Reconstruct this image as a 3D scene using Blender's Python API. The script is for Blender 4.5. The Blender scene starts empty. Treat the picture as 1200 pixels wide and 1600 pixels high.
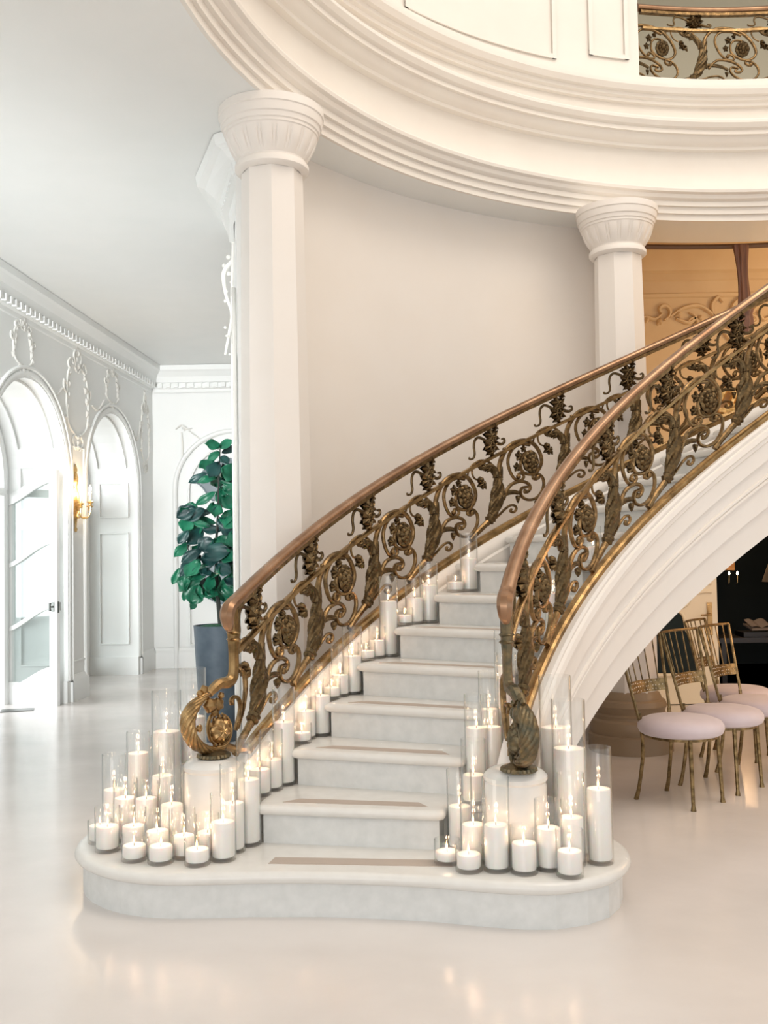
import bpy, bmesh, math, random
import numpy as np
from mathutils import Vector, Matrix, noise
from math import sin, cos, pi, radians as RD, sqrt, atan2

random.seed(7)
S = bpy.context.scene
COL = S.collection

# ------------------------------------------------------------------ camera
cd = bpy.data.cameras.new('camera'); cam = bpy.data.objects.new('camera', cd); COL.objects.link(cam)
cd.sensor_fit = 'VERTICAL'; cd.sensor_height = 36; cd.sensor_width = 27; cd.lens = 35
p_, r_ = RD(2.35), 0.0175
fw = Vector((0, cos(p_), sin(p_))); u0 = Vector((0, -sin(p_), cos(p_))); r0 = Vector((1, 0, 0))
ix = cos(r_)*r0 - sin(r_)*u0; iu = sin(r_)*r0 + cos(r_)*u0
cam.matrix_world = Matrix(((ix.x, iu.x, -fw.x, 0), (ix.y, iu.y, -fw.y, 0), (ix.z, iu.z, -fw.z, 1.45), (0, 0, 0, 1)))
cd.clip_start = 0.05; cd.clip_end = 200
S.camera = cam

# ------------------------------------------------------------------ world, lights, exposure
W = bpy.data.worlds.new('daylight'); S.world = W; W.use_nodes = True
bg = W.node_tree.nodes['Background']; bg.inputs[0].default_value = (0.93, 0.97, 1.0, 1); bg.inputs[1].default_value = .90
S.view_settings.view_transform = 'Standard'; S.view_settings.look = 'None'
S.view_settings.gamma = 1; S.view_settings.use_curve_mapping = False
S.view_settings.exposure = 0.32
S.cycles.transparent_max_bounces = 96

def area(name, loc, target, size, size_y, power, color):
    l = bpy.data.lights.new(name, 'AREA'); l.shape = 'RECTANGLE'; l.size = size; l.size_y = size_y
    l.energy = power; l.color = color
    o = bpy.data.objects.new(name, l); COL.objects.link(o); o.location = loc
    o.rotation_euler = (Vector(target)-Vector(loc)).to_track_quat('-Z', 'Y').to_euler()
    return o
def point(name, loc, power, color, radius=.05, parent=None):
    l = bpy.data.lights.new(name, 'POINT'); l.energy = power; l.color = color; l.shadow_soft_size = radius
    o = bpy.data.objects.new(name, l); COL.objects.link(o); o.location = loc
    if parent: o.parent = parent
    return o
area('rotunda_fill_light', (3.0, 3.2, 8.6), (2.8, 4.2, 0), 4.0, 4.0, 160, (1.0, .82, .63))  # added warm fill above the rotunda, out of view
area('rear_fill_light', (-2.0, -5.5, 2.4), (0, 5, 1.2), 5.0, 3.0, 100, (1.0, .92, .865))  # added fill from behind the camera; no window is built there
area('garden_window_light', (-7.5, 9.0, 2.4), (-1.0, 10.0, 1.4), 6.0, 3.6, 330, (.94, .98, 1.0))
fill_ = area('left_hall_fill_light', (-2.9, 1.6, 1.9), (-2.75, 11, 2.9), 1.2, 1.6, 50, (.95, .98, 1.0)); fill_.data.spread = RD(54)  # added narrow fill, out of view, brightening the far left hall
point('side_room_fill_light', (4.6, 7.9, 3.3), 40, (1.0, .66, .34), .25)  # added warm point light for the ochre room; no fixture there
point('stair_hall_fill_light', (3.6, 6.4, 1.3), 20, (1.0, .62, .34), .3)  # added point light, out of view, warming the space under the arch

# ------------------------------------------------------------------ materials
def mat(name, color, rough=.5, metal=0., **k):
    m = bpy.data.materials.new(name); m.use_nodes = True
    b = m.node_tree.nodes['Principled BSDF']
    b.inputs['Base Color'].default_value = (*color, 1); b.inputs['Roughness'].default_value = rough
    b.inputs['Metallic'].default_value = metal
    for kk, v in k.items():
        b.inputs[kk.replace('_', ' ')].default_value = v
    return m
def noisy(m, c1, c2, scale=8, lo=.35, hi=.65, detail=4, bump=0, bscale=40, rr=None, stretch=None):
    nt = m.node_tree; N = nt.nodes; L = nt.links; b = N['Principled BSDF']
    tc = N.new('ShaderNodeTexCoord'); src = tc.outputs['Object']
    if stretch:
        mp = N.new('ShaderNodeMapping'); mp.inputs['Scale'].default_value = stretch; L.new(src, mp.inputs[0]); src = mp.outputs[0]
    n = N.new('ShaderNodeTexNoise'); n.inputs['Scale'].default_value = scale; n.inputs['Detail'].default_value = detail
    L.new(src, n.inputs[0])
    r = N.new('ShaderNodeValToRGB'); r.color_ramp.elements[0].position = lo; r.color_ramp.elements[1].position = hi
    r.color_ramp.elements[0].color = (*c1, 1); r.color_ramp.elements[1].color = (*c2, 1)
    L.new(n.outputs[0], r.inputs[0]); L.new(r.outputs[0], b.inputs['Base Color'])
    if rr:
        mr = N.new('ShaderNodeMapRange'); mr.inputs[3].default_value = rr[0]; mr.inputs[4].default_value = rr[1]
        L.new(n.outputs[0], mr.inputs[0]); L.new(mr.outputs[0], b.inputs['Roughness'])
    if bump:
        n2 = N.new('ShaderNodeTexNoise'); n2.inputs['Scale'].default_value = bscale; n2.inputs['Detail'].default_value = 3
        L.new(src, n2.inputs[0])
        bp = N.new('ShaderNodeBump'); bp.inputs['Strength'].default_value = bump; bp.inputs['Distance'].default_value = .01
        L.new(n2.outputs[0], bp.inputs['Height']); L.new(bp.outputs[0], b.inputs['Normal'])
    return m
M = {}
M['paint'] = noisy(mat('cream_paint', (.84, .81, .77), .55), (.84, .79, .735), (.85, .805, .755), 3)
M['paintcool'] = noisy(mat('white_paint', (.84, .85, .83), .5), (.865, .88, .865), (.885, .895, .88), 3)
M['plaster'] = mat('white_plaster', (.80, .79, .75), .6)
M['ringpaint'] = noisy(mat('warm_plaster_paint', (.85, .81, .75), .5), (.84, .79, .73), (.86, .82, .76), 3)
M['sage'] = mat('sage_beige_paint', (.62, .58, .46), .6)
M['ochre'] = noisy(mat('ochre_paint', (.70, .52, .31), .6), (.68, .50, .29), (.72, .55, .33), 3)
M['doorpaint'] = mat('glossy_door_paint', (.88, .89, .88), .25)
M['doorwarm'] = mat('ivory_door_paint', (.82, .72, .55), .35)
M['marble'] = noisy(mat('pale_marble', (.78, .77, .73), .22), (.74, .725, .69), (.785, .775, .74), 14, .3, .7, 6, rr=(.20, .30))
M['marbleriser'] = noisy(mat('pale_marble_riser', (.76, .77, .75), .35), (.69, .705, .69), (.78, .79, .775), 18, .3, .7, 6)
M['floor'] = noisy(mat('polished_limestone', (.76, .72, .66), .15), (.69, .645, .615), (.765, .72, .69), 1.6, .3, .7, 8, bump=.10, bscale=7, rr=(.10, .30))
M['strip'] = mat('grip_strip', (.50, .42, .36), .6)
M['brass'] = noisy(mat('antique_brass', (.4, .25, .1), .32, .95), (.085, .055, .026), (.31, .195, .088), 30, .28, .68, 6, bump=.2, bscale=110, rr=(.40, .20))
M['brassdark'] = noisy(mat('dark_bronze', (.2, .14, .07), .38, .95), (.055, .042, .024), (.20, .13, .06), 60, .2, .8, 4, bump=.22, bscale=120, rr=(.40, .22))
M['brasslight'] = noisy(mat('bright_brass', (.5, .34, .15), .28, .95), (.17, .105, .045), (.42, .27, .12), 14, .3, .62, 5, bump=.15, bscale=80, rr=(.4, .2))
M['copper'] = noisy(mat('polished_copper_brass', (.5, .3, .18), .24, .92), (.25, .14, .08), (.42, .255, .155), 8, .3, .65, 5, rr=(.36, .22))
M['patina'] = noisy(mat('green_patina_bronze', (.2, .2, .15), .42, .9), (.05, .066, .056), (.27, .19, .095), 30, .2, .8, 4, bump=.25, bscale=120, rr=(.5, .28))
M['gilt'] = noisy(mat('gilt_bronze', (.75, .5, .2), .3, .9), (.42, .25, .08), (.85, .6, .28), 30, .3, .6, 4)
M['chairmetal'] = noisy(mat('gold_leafed_metal', (.4, .3, .15), .36, .9), (.10, .068, .03), (.34, .24, .115), 30, .32, .66, 5)
M['seat'] = noisy(mat('blush_velvet', (.70, .60, .62), .85, Sheen_Weight=.35), (.60, .51, .545), (.68, .59, .62), 5)
M['pot'] = noisy(mat('slate_blue_pot', (.12, .17, .23), .5), (.055, .080, .105), (.085, .115, .145), 9, rr=(.4, .6))
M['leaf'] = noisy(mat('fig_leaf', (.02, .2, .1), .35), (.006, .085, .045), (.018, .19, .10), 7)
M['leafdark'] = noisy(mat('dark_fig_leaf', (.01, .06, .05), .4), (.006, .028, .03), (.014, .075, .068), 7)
M['stem'] = mat('dark_bark', (.03, .035, .03), .7)
M['moss'] = noisy(mat('moss', (.02, .12, .06), .9), (.01, .06, .03), (.03, .17, .08), 40)
M['wax'] = mat('candle_wax', (.90, .87, .83), .4, Subsurface_Weight=.25, Subsurface_Scale=.03)
M['wick'] = mat('wick', (.03, .02, .015), .9)
M['drape'] = noisy(mat('brown_silk', (.14, .05, .025), .45, Sheen_Weight=.3), (.10, .035, .018), (.22, .09, .045), 3, stretch=(30, 30, .6))
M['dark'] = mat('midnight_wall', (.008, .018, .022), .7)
M['darkwood'] = mat('dark_wood', (.02, .012, .008), .3)
M['rod'] = mat('brown_rod', (.16, .09, .05), .5)
M['shade'] = mat('linen_shade', (.30, .23, .17), .8)
M['page'] = mat('open_pages', (.33, .25, .20), .7)
M['lock'] = mat('dark_steel', (.18, .19, .18), .3, .9)
M['stone'] = mat('beige_stone', (.33, .24, .155), .4)
M['ivory'] = mat('ivory_sleeve', (.85, .78, .65), .5)
M['greymirror'] = mat('grey_glass', (.20, .245, .27), .08, 0, Specular_IOR_Level=.9)
M['mirror'] = mat('mirror_glass', (.86, .90, .88), .03, 1)
M['rug'] = noisy(mat('warm_curtain', (.4, .2, .08), .8), (.35, .17, .06), (.5, .26, .1), 8)

def glassmat(name, tint, edge, f0, reflect):
    m = bpy.data.materials.new(name); m.use_nodes = True; nt = m.node_tree; N = nt.nodes; L = nt.links
    N.remove(N['Principled BSDF']); out = N['Material Output']
    t = N.new('ShaderNodeBsdfTransparent'); g = N.new('ShaderNodeBsdfGlossy'); g.inputs['Roughness'].default_value = .03
    g.inputs['Color'].default_value = (.95, .97, .97, 1)
    lw = N.new('ShaderNodeLayerWeight'); lw.inputs['Blend'].default_value = .5
    rp = N.new('ShaderNodeValToRGB'); rp.color_ramp.elements[0].position = .62; rp.color_ramp.elements[0].color = (*tint, 1)
    rp.color_ramp.elements[1].position = 1.; rp.color_ramp.elements[1].color = (*edge, 1)
    L.new(lw.outputs['Facing'], rp.inputs[0]); L.new(rp.outputs[0], t.inputs['Color'])
    pw = N.new('ShaderNodeMath'); pw.operation = 'POWER'; pw.inputs[1].default_value = 4.0     # Schlick reflectance
    ml = N.new('ShaderNodeMath'); ml.operation = 'MULTIPLY_ADD'; ml.inputs[1].default_value = reflect; ml.inputs[2].default_value = f0
    mx = N.new('ShaderNodeMixShader')
    L.new(lw.outputs['Facing'], pw.inputs[0]); L.new(pw.outputs[0], ml.inputs[0]); L.new(ml.outputs[0], mx.inputs[0]); L.new(t.outputs[0], mx.inputs[1]); L.new(g.outputs[0], mx.inputs[2])
    L.new(mx.outputs[0], out.inputs['Surface'])
    return m
M['glass'] = glassmat('clear_glass', (.993, .996, .995), (.70, .72, .72), .045, .9)
M['glassbase'] = glassmat('thick_glass_base', (.93, .92, .91), (.74, .74, .74), .05, .5)
M['pane'] = glassmat('window_glass', (.86, .885, .88), (.7, .74, .74), .06, .9)
M['darkpane'] = mat('dark_glass', (.012, .018, .016), .12, 0, Specular_IOR_Level=.12)
def emit(name, c, s):
    m = bpy.data.materials.new(name); m.use_nodes = True; nt = m.node_tree; nt.nodes.remove(nt.nodes['Principled BSDF'])
    e = nt.nodes.new('ShaderNodeEmission'); e.inputs[0].default_value = (*c, 1); e.inputs[1].default_value = s
    nt.links.new(e.outputs[0], nt.nodes['Material Output'].inputs['Surface']); return m
M['flame'] = emit('flame', (1, .55, .22), 5.5)
M['bulb'] = emit('lit_bulb', (1, .84, .62), 14)
M['litpanel'] = emit('lit_curtain', (.75, .42, .16), .35)

# ------------------------------------------------------------------ mesh helpers
class MB:
    def __init__(s): s.v = []; s.f = []
    def add(s, vs, fs):
        n = len(s.v); s.v += [tuple(v) for v in vs]; s.f += [tuple(i+n for i in f) for f in fs]; return s
    def box(s, c, d, rz=0, tilt=None):
        x, y, z = [k/2 for k in d]; vs = []
        for a in (-1, 1):
            for b in (-1, 1):
                for e in (-1, 1):
                    v = Vector((a*x, b*y, e*z)); v.rotate(Matrix.Rotation(rz, 3, 'Z')); vs.append(v+Vector(c))
        return s.add(vs, [(0, 1, 3, 2), (4, 6, 7, 5), (0, 4, 5, 1), (2, 3, 7, 6), (0, 2, 6, 4), (1, 5, 7, 3)])
    def grid(s, rows, cu=False, cv=False, cap=False):
        """rows: list of rings (lists of points); cv closes each ring, cu closes the list"""
        n = len(rows); m = len(rows[0]); base = len(s.v); s.v += [tuple(p) for r in rows for p in r]
        for i in range(n if cu else n-1):
            for j in range(m if cv else m-1):
                a = base+i*m+j; b = base+i*m+(j+1) % m; c = base+((i+1) % n)*m+(j+1) % m; d = base+((i+1) % n)*m+j
                s.f.append((a, b, c, d))
        if cap:
            s.f.append(tuple(base+j for j in range(m))[::-1]); s.f.append(tuple(base+(n-1)*m+j for j in range(m)))
        return s
    def lathe(s, prof, c=(0, 0, 0), seg=24, a0=0, a1=2*pi, cap=False, mod=None):
        full = abs(a1-a0-2*pi) < 1e-6; rows = []
        for r, z in prof:
            ring = []
            for j in range(seg if full else seg+1):
                a = a0+(a1-a0)*j/seg; rr = r*(mod(a, z) if mod else 1)
                ring.append((c[0]+rr*cos(a), c[1]+rr*sin(a), c[2]+z))
            rows.append(ring)
        return s.grid(rows, cv=full, cap=cap)
    def prism(s, poly, z0, z1):
        n = len(poly); base = len(s.v)
        s.v += [(x, y, z0) for x, y in poly]+[(x, y, z1) for x, y in poly]
        for i in range(n): j = (i+1) % n; s.f.append((base+i, base+j, base+n+j, base+n+i))
        s.f.append(tuple(base+i for i in range(n))[::-1]); s.f.append(tuple(base+n+i for i in range(n)))
        return s
    def tube(s, pts, rad, seg=8, cap=True, smooth=0, up=None):
        P = [Vector(p) for p in pts]
        if not hasattr(rad, '__len__'): rad = [rad]*len(P)
        if smooth: P, rad = crs(P, rad, smooth)
        rows = []; prev = None
        for i, p in enumerate(P):
            t = (P[min(i+1, len(P)-1)]-P[max(i-1, 0)]).normalized()
            if prev is None:
                a = t.orthogonal().normalized()
            else:
                a = (prev-t*prev.dot(t)); a = a.normalized() if a.length > 1e-6 else t.orthogonal().normalized()
            prev = a; b = t.cross(a)
            rows.append([p+(a*cos(2*pi*j/seg)+b*sin(2*pi*j/seg))*rad[i] for j in range(seg)])
        return s.grid(rows, cv=True, cap=cap)
    def bar(s, P, N, w, d, sec=None, twist=None):
        """sweep a rounded bar: P points, N side normals, w in-plane widths, d depths"""
        if sec is None: sec = [(1, .45), (.45, 1), (-.45, 1), (-1, .45), (-1, -.45), (-.45, -1), (.45, -1), (1, -.45)]
        rows = []
        for i, p in enumerate(P):
            t = (P[min(i+1, len(P)-1)]-P[max(i-1, 0)])
            t = t.normalized() if t.length > 1e-9 else Vector((0, 0, 1))
            n = N[i]-t*N[i].dot(t); n.normalize(); b = t.cross(n)
            ring = []
            for j, (a, c) in enumerate(sec):
                k = 1 if not twist else twist(i, j)
                ring.append(p+b*(a*w[i]/2*k)+n*(c*d[i]/2*k))
            rows.append(ring)
        return s.grid(rows, cv=True, cap=True)
    def build(s, name, m, parent=None, smooth=True, ang=35):
        me = bpy.data.meshes.new(name); me.from_pydata(s.v, [], s.f)
        bm = bmesh.new(); bm.from_mesh(me); bmesh.ops.recalc_face_normals(bm, faces=bm.faces); bm.to_mesh(me); bm.free()
        if smooth:
            me.polygons.foreach_set('use_smooth', [True]*len(me.polygons)); me.set_sharp_from_angle(angle=RD(ang))
        me.materials.append(M[m] if isinstance(m, str) else m)
        o = bpy.data.objects.new(name, me); COL.objects.link(o)
        if parent: o.parent = parent
        me.update(); return o
def crs(P, R, n):
    """Catmull-Rom resample, n steps per span"""
    P = [Vector(p) for p in P]; Q = [P[0]*2-P[1]]+P+[P[-1]*2-P[-2]]; R = list(R); RR = [R[0]]+R+[R[-1]]
    o = []; ro = []
    for i in range(len(P)-1):
        a, b, c, d = Q[i:i+4]
        for k in range(n):
            t = k/n; t2 = t*t; t3 = t2*t
            o.append(.5*((2*b)+(c-a)*t+(2*a-5*b+4*c-d)*t2+(3*b-a-3*c+d)*t3)); ro.append(RR[i+1]*(1-t)+RR[i+2]*t)
    o.append(P[-1]); ro.append(R[-1]); return o, ro
def crs2(pts, n): return [(p.x, p.y) for p in crs([Vector((a, b, 0)) for a, b in pts], [1]*len(pts), n)[0]]
def tag(o, label, cat, group=None, kind=None):
    o['label'] = label; o['category'] = cat
    if group: o['group'] = group
    if kind: o['kind'] = kind
    return o
def struct(o, label=None, cat=None):
    o['kind'] = 'structure'
    if label: o['label'] = label
    if cat: o['category'] = cat
    return o
def empty(name, loc=(0, 0, 0), rz=0):
    o = bpy.data.objects.new(name, None); COL.objects.link(o); o.location = loc; o.rotation_euler = (0, 0, rz)
    o.empty_display_size = .05; return o

# ------------------------------------------------------------------ layout constants
CR = (2.775, 3.8875); RR_ = 3.665; ZC = 3.95          # rotunda opening: centre, radius, ceiling height
CS = (2.43, 3.48)                                     # centre of the curved stair
def leftwall_x(y): return -3.03+.055*(y-12.99)

# ------------------------------------------------------------------ floor
f = MB().box((1.5, 5, -.05), (18, 26, .1)).build('floor', 'floor', smooth=False)
f.location = (0, 0, 0); struct(f, 'polished pale stone floor of the whole hall', 'floor')

# ------------------------------------------------------------------ ceiling with round opening
cb = MB(); seg = 144
def far_pt(a, R):  # point on big rectangle in direction a
    dx, dy = cos(a), sin(a); x0, x1, y0, y1 = -4.6-CR[0], 9-CR[0], -6-CR[1], 14.5-CR[1]
    k = min([(x1/dx if dx > 0 else x0/dx) if abs(dx) > 1e-6 else 1e9, (y1/dy if dy > 0 else y0/dy) if abs(dy) > 1e-6 else 1e9])
    return (CR[0]+dx*k, CR[1]+dy*k)
WARM0, WARM1 = RD(28), RD(103)                        # sector (world angles) where the ceiling steps up
rows_i, rows_o = [], []
for j in range(seg+1):
    a = 2*pi*j/seg
    rows_i.append((CR[0]+RR_*cos(a), CR[1]+RR_*sin(a), ZC))
    w = WARM0 < a < WARM1
    q = (CR[0]+4.2*cos(a), CR[1]+4.2*sin(a)) if w else far_pt(a, 0)
    rows_o.append((*q, ZC))
cb.grid([rows_i, rows_o])
# step up behind the beam
st = [[], []]
for j in range(41):
    a = WARM0+(WARM1-WARM0)*j/40; x, y = CR[0]+4.2*cos(a), CR[1]+4.2*sin(a); st[0].append((x, y, ZC)); st[1].append((x, y, 4.5))
cb.grid(st)
cb.build('ceiling', 'paintcool', smooth=False)
struct(bpy.data.objects['ceiling'], 'flat white ceiling around the round opening', 'ceiling')
b = MB(); rr = [[], []]
for j in range(61):
    a = RD(12)+RD(92)*j/60; rr[0].append((CR[0]+4.19*cos(a), CR[1]+4.19*sin(a), 4.36)); rr[1].append((CR[0]+8.5*cos(a), CR[1]+8.5*sin(a), 4.36))
b.grid(rr); struct(b.build('ceiling', 'ochre', smooth=False), 'higher ochre ceiling of the side room', 'ceiling')
b = MB(); rr = [[], []]
for j in range(145):
    a = 2*pi*j/144; rr[0].append((CR[0]+3.72*cos(a), CR[1]+3.72*sin(a), 7.4)); rr[1].append((CR[0]+9*cos(a), CR[1]+9*sin(a), 7.4))
b.grid(rr); struct(b.build('ceiling_upper_blocker', 'ringpaint', smooth=False))  # unseen ring, added to keep sky light off the gallery behind the railing

# ------------------------------------------------------------------ rotunda ring mouldings
prof = [(0, 3.949), (0, 3.995), (-.022, 3.997), (-.022, 4.045), (-.046, 4.047), (-.046, 4.085), (-.06, 4.088), (-.075, 4.10), (-.085, 4.125), (-.11, 4.135), (-.115, 4.155), (-.105, 4.17), (-.02, 4.175),
        (.005, 4.20), (.03, 4.26), (.04, 4.34), (.035, 4.42), (.02, 4.49), (-.03, 4.492), (-.035, 4.515), (-.06, 4.525), (-.085, 4.55), (-.095, 4.575), (-.12, 4.577), (-.12, 4.61), (-.145, 4.62), (-.165, 4.65), (-.165, 4.67), (-.15, 4.685), (-.02, 4.70),
        (.0, 4.705), (.0, 4.83), (-.035, 4.832), (-.04, 4.855), (-.065, 4.865), (-.07, 4.89), (-.10, 4.895), (-.12, 4.93), (-.12, 4.955), (-.10, 4.965), (-.06, 4.968), (-.06, 5.03), (.0, 5.035), (.35, 5.035), (.35, 4.3), (.14, 4.3), (.14, 3.955), (0, 3.949)]
rb = MB(); rows = []
for dr, z in prof:
    rows.append([(CR[0]+(RR_+dr)*cos(a), CR[1]+(RR_+dr)*sin(a), z) for a in [2*pi*j/180 for j in range(180)]])
rb.grid(rows, cv=True).build('trim_1', 'ringpaint', ang=28)
struct(bpy.data.objects['trim_1'], 'moulded round cornice of the open rotunda above', 'cornice')

# upper floor wall
def arcw(name, m, R0, R1, a0, a1, z0, z1, n=60):
    b = MB(); P = []
    for R in (R0, R1):
        P.append([(CR[0]+R*cos(a0+(a1-a0)*j/n), CR[1]+R*sin(a0+(a1-a0)*j/n)) for j in range(n+1)])
    b.grid([[(x, y, z0) for x, y in P[0]], [(x, y, z1) for x, y in P[0]], [(x, y, z1) for x, y in P[1]], [(x, y, z0) for x, y in P[1]]], cu=True)
    k = len(b.v)//4; b.f.append((0, k, 2*k, 3*k)); b.f.append((k-1, 2*k-1, 3*k-1, 4*k-1))
    return b.build(name, m)
aop = RD(101.6)                                       # opening edge of the upper balcony
w = arcw('wall_upper', 'ringpaint', 3.72, 3.95, aop, RD(300), 5.03, 7.4); struct(w, 'cream upper wall above the round cornice', 'wall')
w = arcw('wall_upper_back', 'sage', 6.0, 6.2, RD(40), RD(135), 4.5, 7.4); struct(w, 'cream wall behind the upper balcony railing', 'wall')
w = arcw('floor_upper', 'ringpaint', 3.9, 6.1, RD(60), RD(125), 4.75, 4.9); struct(w)
w = arcw('wall_upper_right', 'ringpaint', 3.72, 3.95, RD(-60), RD(62), 5.03, 7.4); struct(w)
def panel_arc(a0, a1, z0, z1):
    b = MB()
    def strip(aa, ab, za, zb):
        n = 10; R = 3.712
        rr = []
        for (dr, zz) in ((0, za), (-.012, za), (-.012, zb), (0, zb)):
            rr.append([(CR[0]+(R+dr)*cos(aa+(ab-aa)*j/n), CR[1]+(R+dr)*sin(aa+(ab-aa)*j/n), zz) for j in range(n+1)])
        b.grid(rr, cu=True)
    t = .035; ta = t/3.7
    strip(a0, a1, z0, z0+t); strip(a0, a1, z1-t, z1); strip(a0, a0+ta, z0, z1); strip(a1-ta, a1, z0, z1)
    o = b.build('trim_panel', 'ringpaint'); struct(o)
panel_arc(RD(103), RD(108.2), 5.2, 7.2)
panel_arc(RD(112.6), RD(134), 5.12, 7.2)

# ------------------------------------------------------------------ curved wall behind the stair
w = arcw('wall_stair', 'paint', 3.97, 4.15, RD(103.5), RD(149.5), 0, ZC, 80); struct(w, 'tall plain cream curved wall behind the staircase', 'wall')
b = MB(); n = 60; rr = []
for dr, z in ((0, 0), (-.025, 0), (-.025, .16), (-.012, .18), (-.006, .2), (0, .2)):
    rr.append([(CR[0]+(3.97+dr)*cos(RD(103.5)+RD(46)*j/n), CR[1]+(3.97+dr)*sin(RD(103.5)+RD(46)*j/n), z) for j in range(n+1)])
b.grid(rr); struct(b.build('baseboard_stair', 'paint'))
# wall return to the side room
b = MB(); b.prism([(1.80, 7.62), (1.90, 7.60), (2.42, 9.3), (2.30, 9.35)], 0, 4.4); struct(b.build('wall_return', 'ochre', smooth=False))

# pier wall with mirror, left of the first column
near = Vector((-.815, 5.62, 0)); far = Vector((-1.128, 7.6, 0)); dw = (far-near).normalized(); nl = Vector((-dw.y, dw.x, 0))
b = MB(); th_ = .3
b.prism([(near.x, near.y), (far.x, far.y), ((far-nl*th_).x, (far-nl*th_).y), ((near-nl*th_).x, (near-nl*th_).y)], 0, ZC)
struct(b.build('wall_pier', 'paintcool', smooth=False), 'narrow white pier wall edge behind the large column', 'wall')
b = MB(); rows = []
for o_, z in [(0, 3.62), (.10, 3.64), (.12, 3.70), (.3, 3.71), (.36, 3.78), (.5, 3.80), (.75, 3.86), (.95, 3.88), (1, 3.945), (0, 3.949)]:
    rows.append([(-.66, 5.60, z), (-.80-.17*o_, 5.80, z), (-.955-.25*o_, 6.46, z), (-1.045-.12*o_, 7.10, z), (-.9, 7.25+.1*o_, z)])
b.grid(rows); struct(b.build('trim_2', 'paintcool', smooth=False), 'angular cornice on the pier beside the large column', 'cornice')
b = MB()
for k in range(9):
    t = k/8; b.box((-.86-.15*t, 5.86+.58*t, 3.745), (.05, .045, .07), atan2(.66, -.2))
struct(b.build('trim_3', 'paintcool', smooth=False))
b = MB(); L = [(-1.06, 3.60), (-1.13, 3.5), (-1.12, 3.35), (-1.08, 3.2), (-1.10, 3.05), (-1.13, 2.9)]
b.tube([(x, 7.15, z) for x, z in L], [.016, .02, .014, .010, .012, .008], 8, smooth=5)
for k in range(12):
    z = 3.62-.065*k; c = Vector((-1.10-.03*sin(k*1.7), 7.15+.02*cos(k), z)); r = .019-.0009*k
    b.lathe([(r*sin(pi*i/5), -r*cos(pi*i/5)) for i in range(6)], c, 8)
b.tube([(-.98, 6.6, 3.55), (-1.0, 6.65, 3.15), (-1.02, 6.8, 3.0), (-1.05, 7.0, 3.1)], .012, 6, smooth=5)
struct(b.build('trim_ornament', 'plaster'))
# mirror on pier
mr = empty('wall_mirror', near+dw*.0)
p0 = near+dw*.25+nl*.012; p1 = near+dw*1.85+nl*.012
b = MB(); b.prism([(p0.x, p0.y), (p1.x, p1.y), ((p1-nl*.01).x, (p1-nl*.01).y), ((p0-nl*.01).x, (p0-nl*.01).y)], .25, 2.65)
o = b.build('mirror_plate', 'mirror', smooth=False); o.parent = mr; o.matrix_parent_inverse = mr.matrix_world.inverted(); o.location = -mr.location
b = MB()
pts = []
for k in range(25):
    t = k/24; ang = pi*t; s = 1.05-.82*cos(ang); z = 2.75+.45*sin(ang)
    p = near+dw*s+nl*.016; pts.append((p.x, p.y, z))
pts = [(pts[0][0], pts[0][1], .2)]+pts+[(pts[-1][0], pts[-1][1], .2)]
b.tube(pts, .013, 8); 
o = b.build('frame', 'plaster'); o.parent = mr; o.location = -mr.location
tag(mr, 'tall pier mirror seen edge-on beside the large column', 'mirror')

# ------------------------------------------------------------------ plaster ornament generator
def orn(strokes, blobs, mapf, depth=.018, name='trim_ornament', m='plaster', wid=.02):
    b = MB()
    for L in strokes:
        q = crs2(L, 5); P = [mapf(u, v, depth*.3) for u, v in q]; n = len(P)
        N = [(mapf(u, v, 1)-mapf(u, v, 0)).normalized() for u, v in q]
        w = [wid*(.35+.9*sin(pi*min(1, (i+1)/(n)*.9+.08))) for i in range(n)]
        b.bar(P, N, w, [depth*1.4]*n)
    for (u, v, r, a) in blobs:
        c = mapf(u, v, 0); X = (mapf(u+.01, v, 0)-c).normalized(); Z = (mapf(u, v+.01, 0)-c).normalized(); Nn = (mapf(u, v, 1)-c).normalized()
        rows = []
        for k in range(5):
            rho = k/4; ring = []
            for j in range(14):
                ph = 2*pi*j/14; R = r*rho*(1+.28*cos(4*(ph-a)))*(1.0 if abs(cos(ph-a)) < .3 else 1.25)
                h = depth*(1.4*(1-rho**2)+.25*cos(7*ph)*rho*(1-rho))
                ring.append(c+X*(R*cos(ph)*.8)+Z*(R*sin(ph))+Nn*h)
            rows.append(ring)
        b.grid(rows, cv=True)
    return b.build(name, m)
def wallmap(x0y0, d, n):
    def f_(u, v, h): return Vector((x0y0[0]+d[0]*u+n[0]*h, x0y0[1]+d[1]*u+n[1]*h, v))
    return f_
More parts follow.
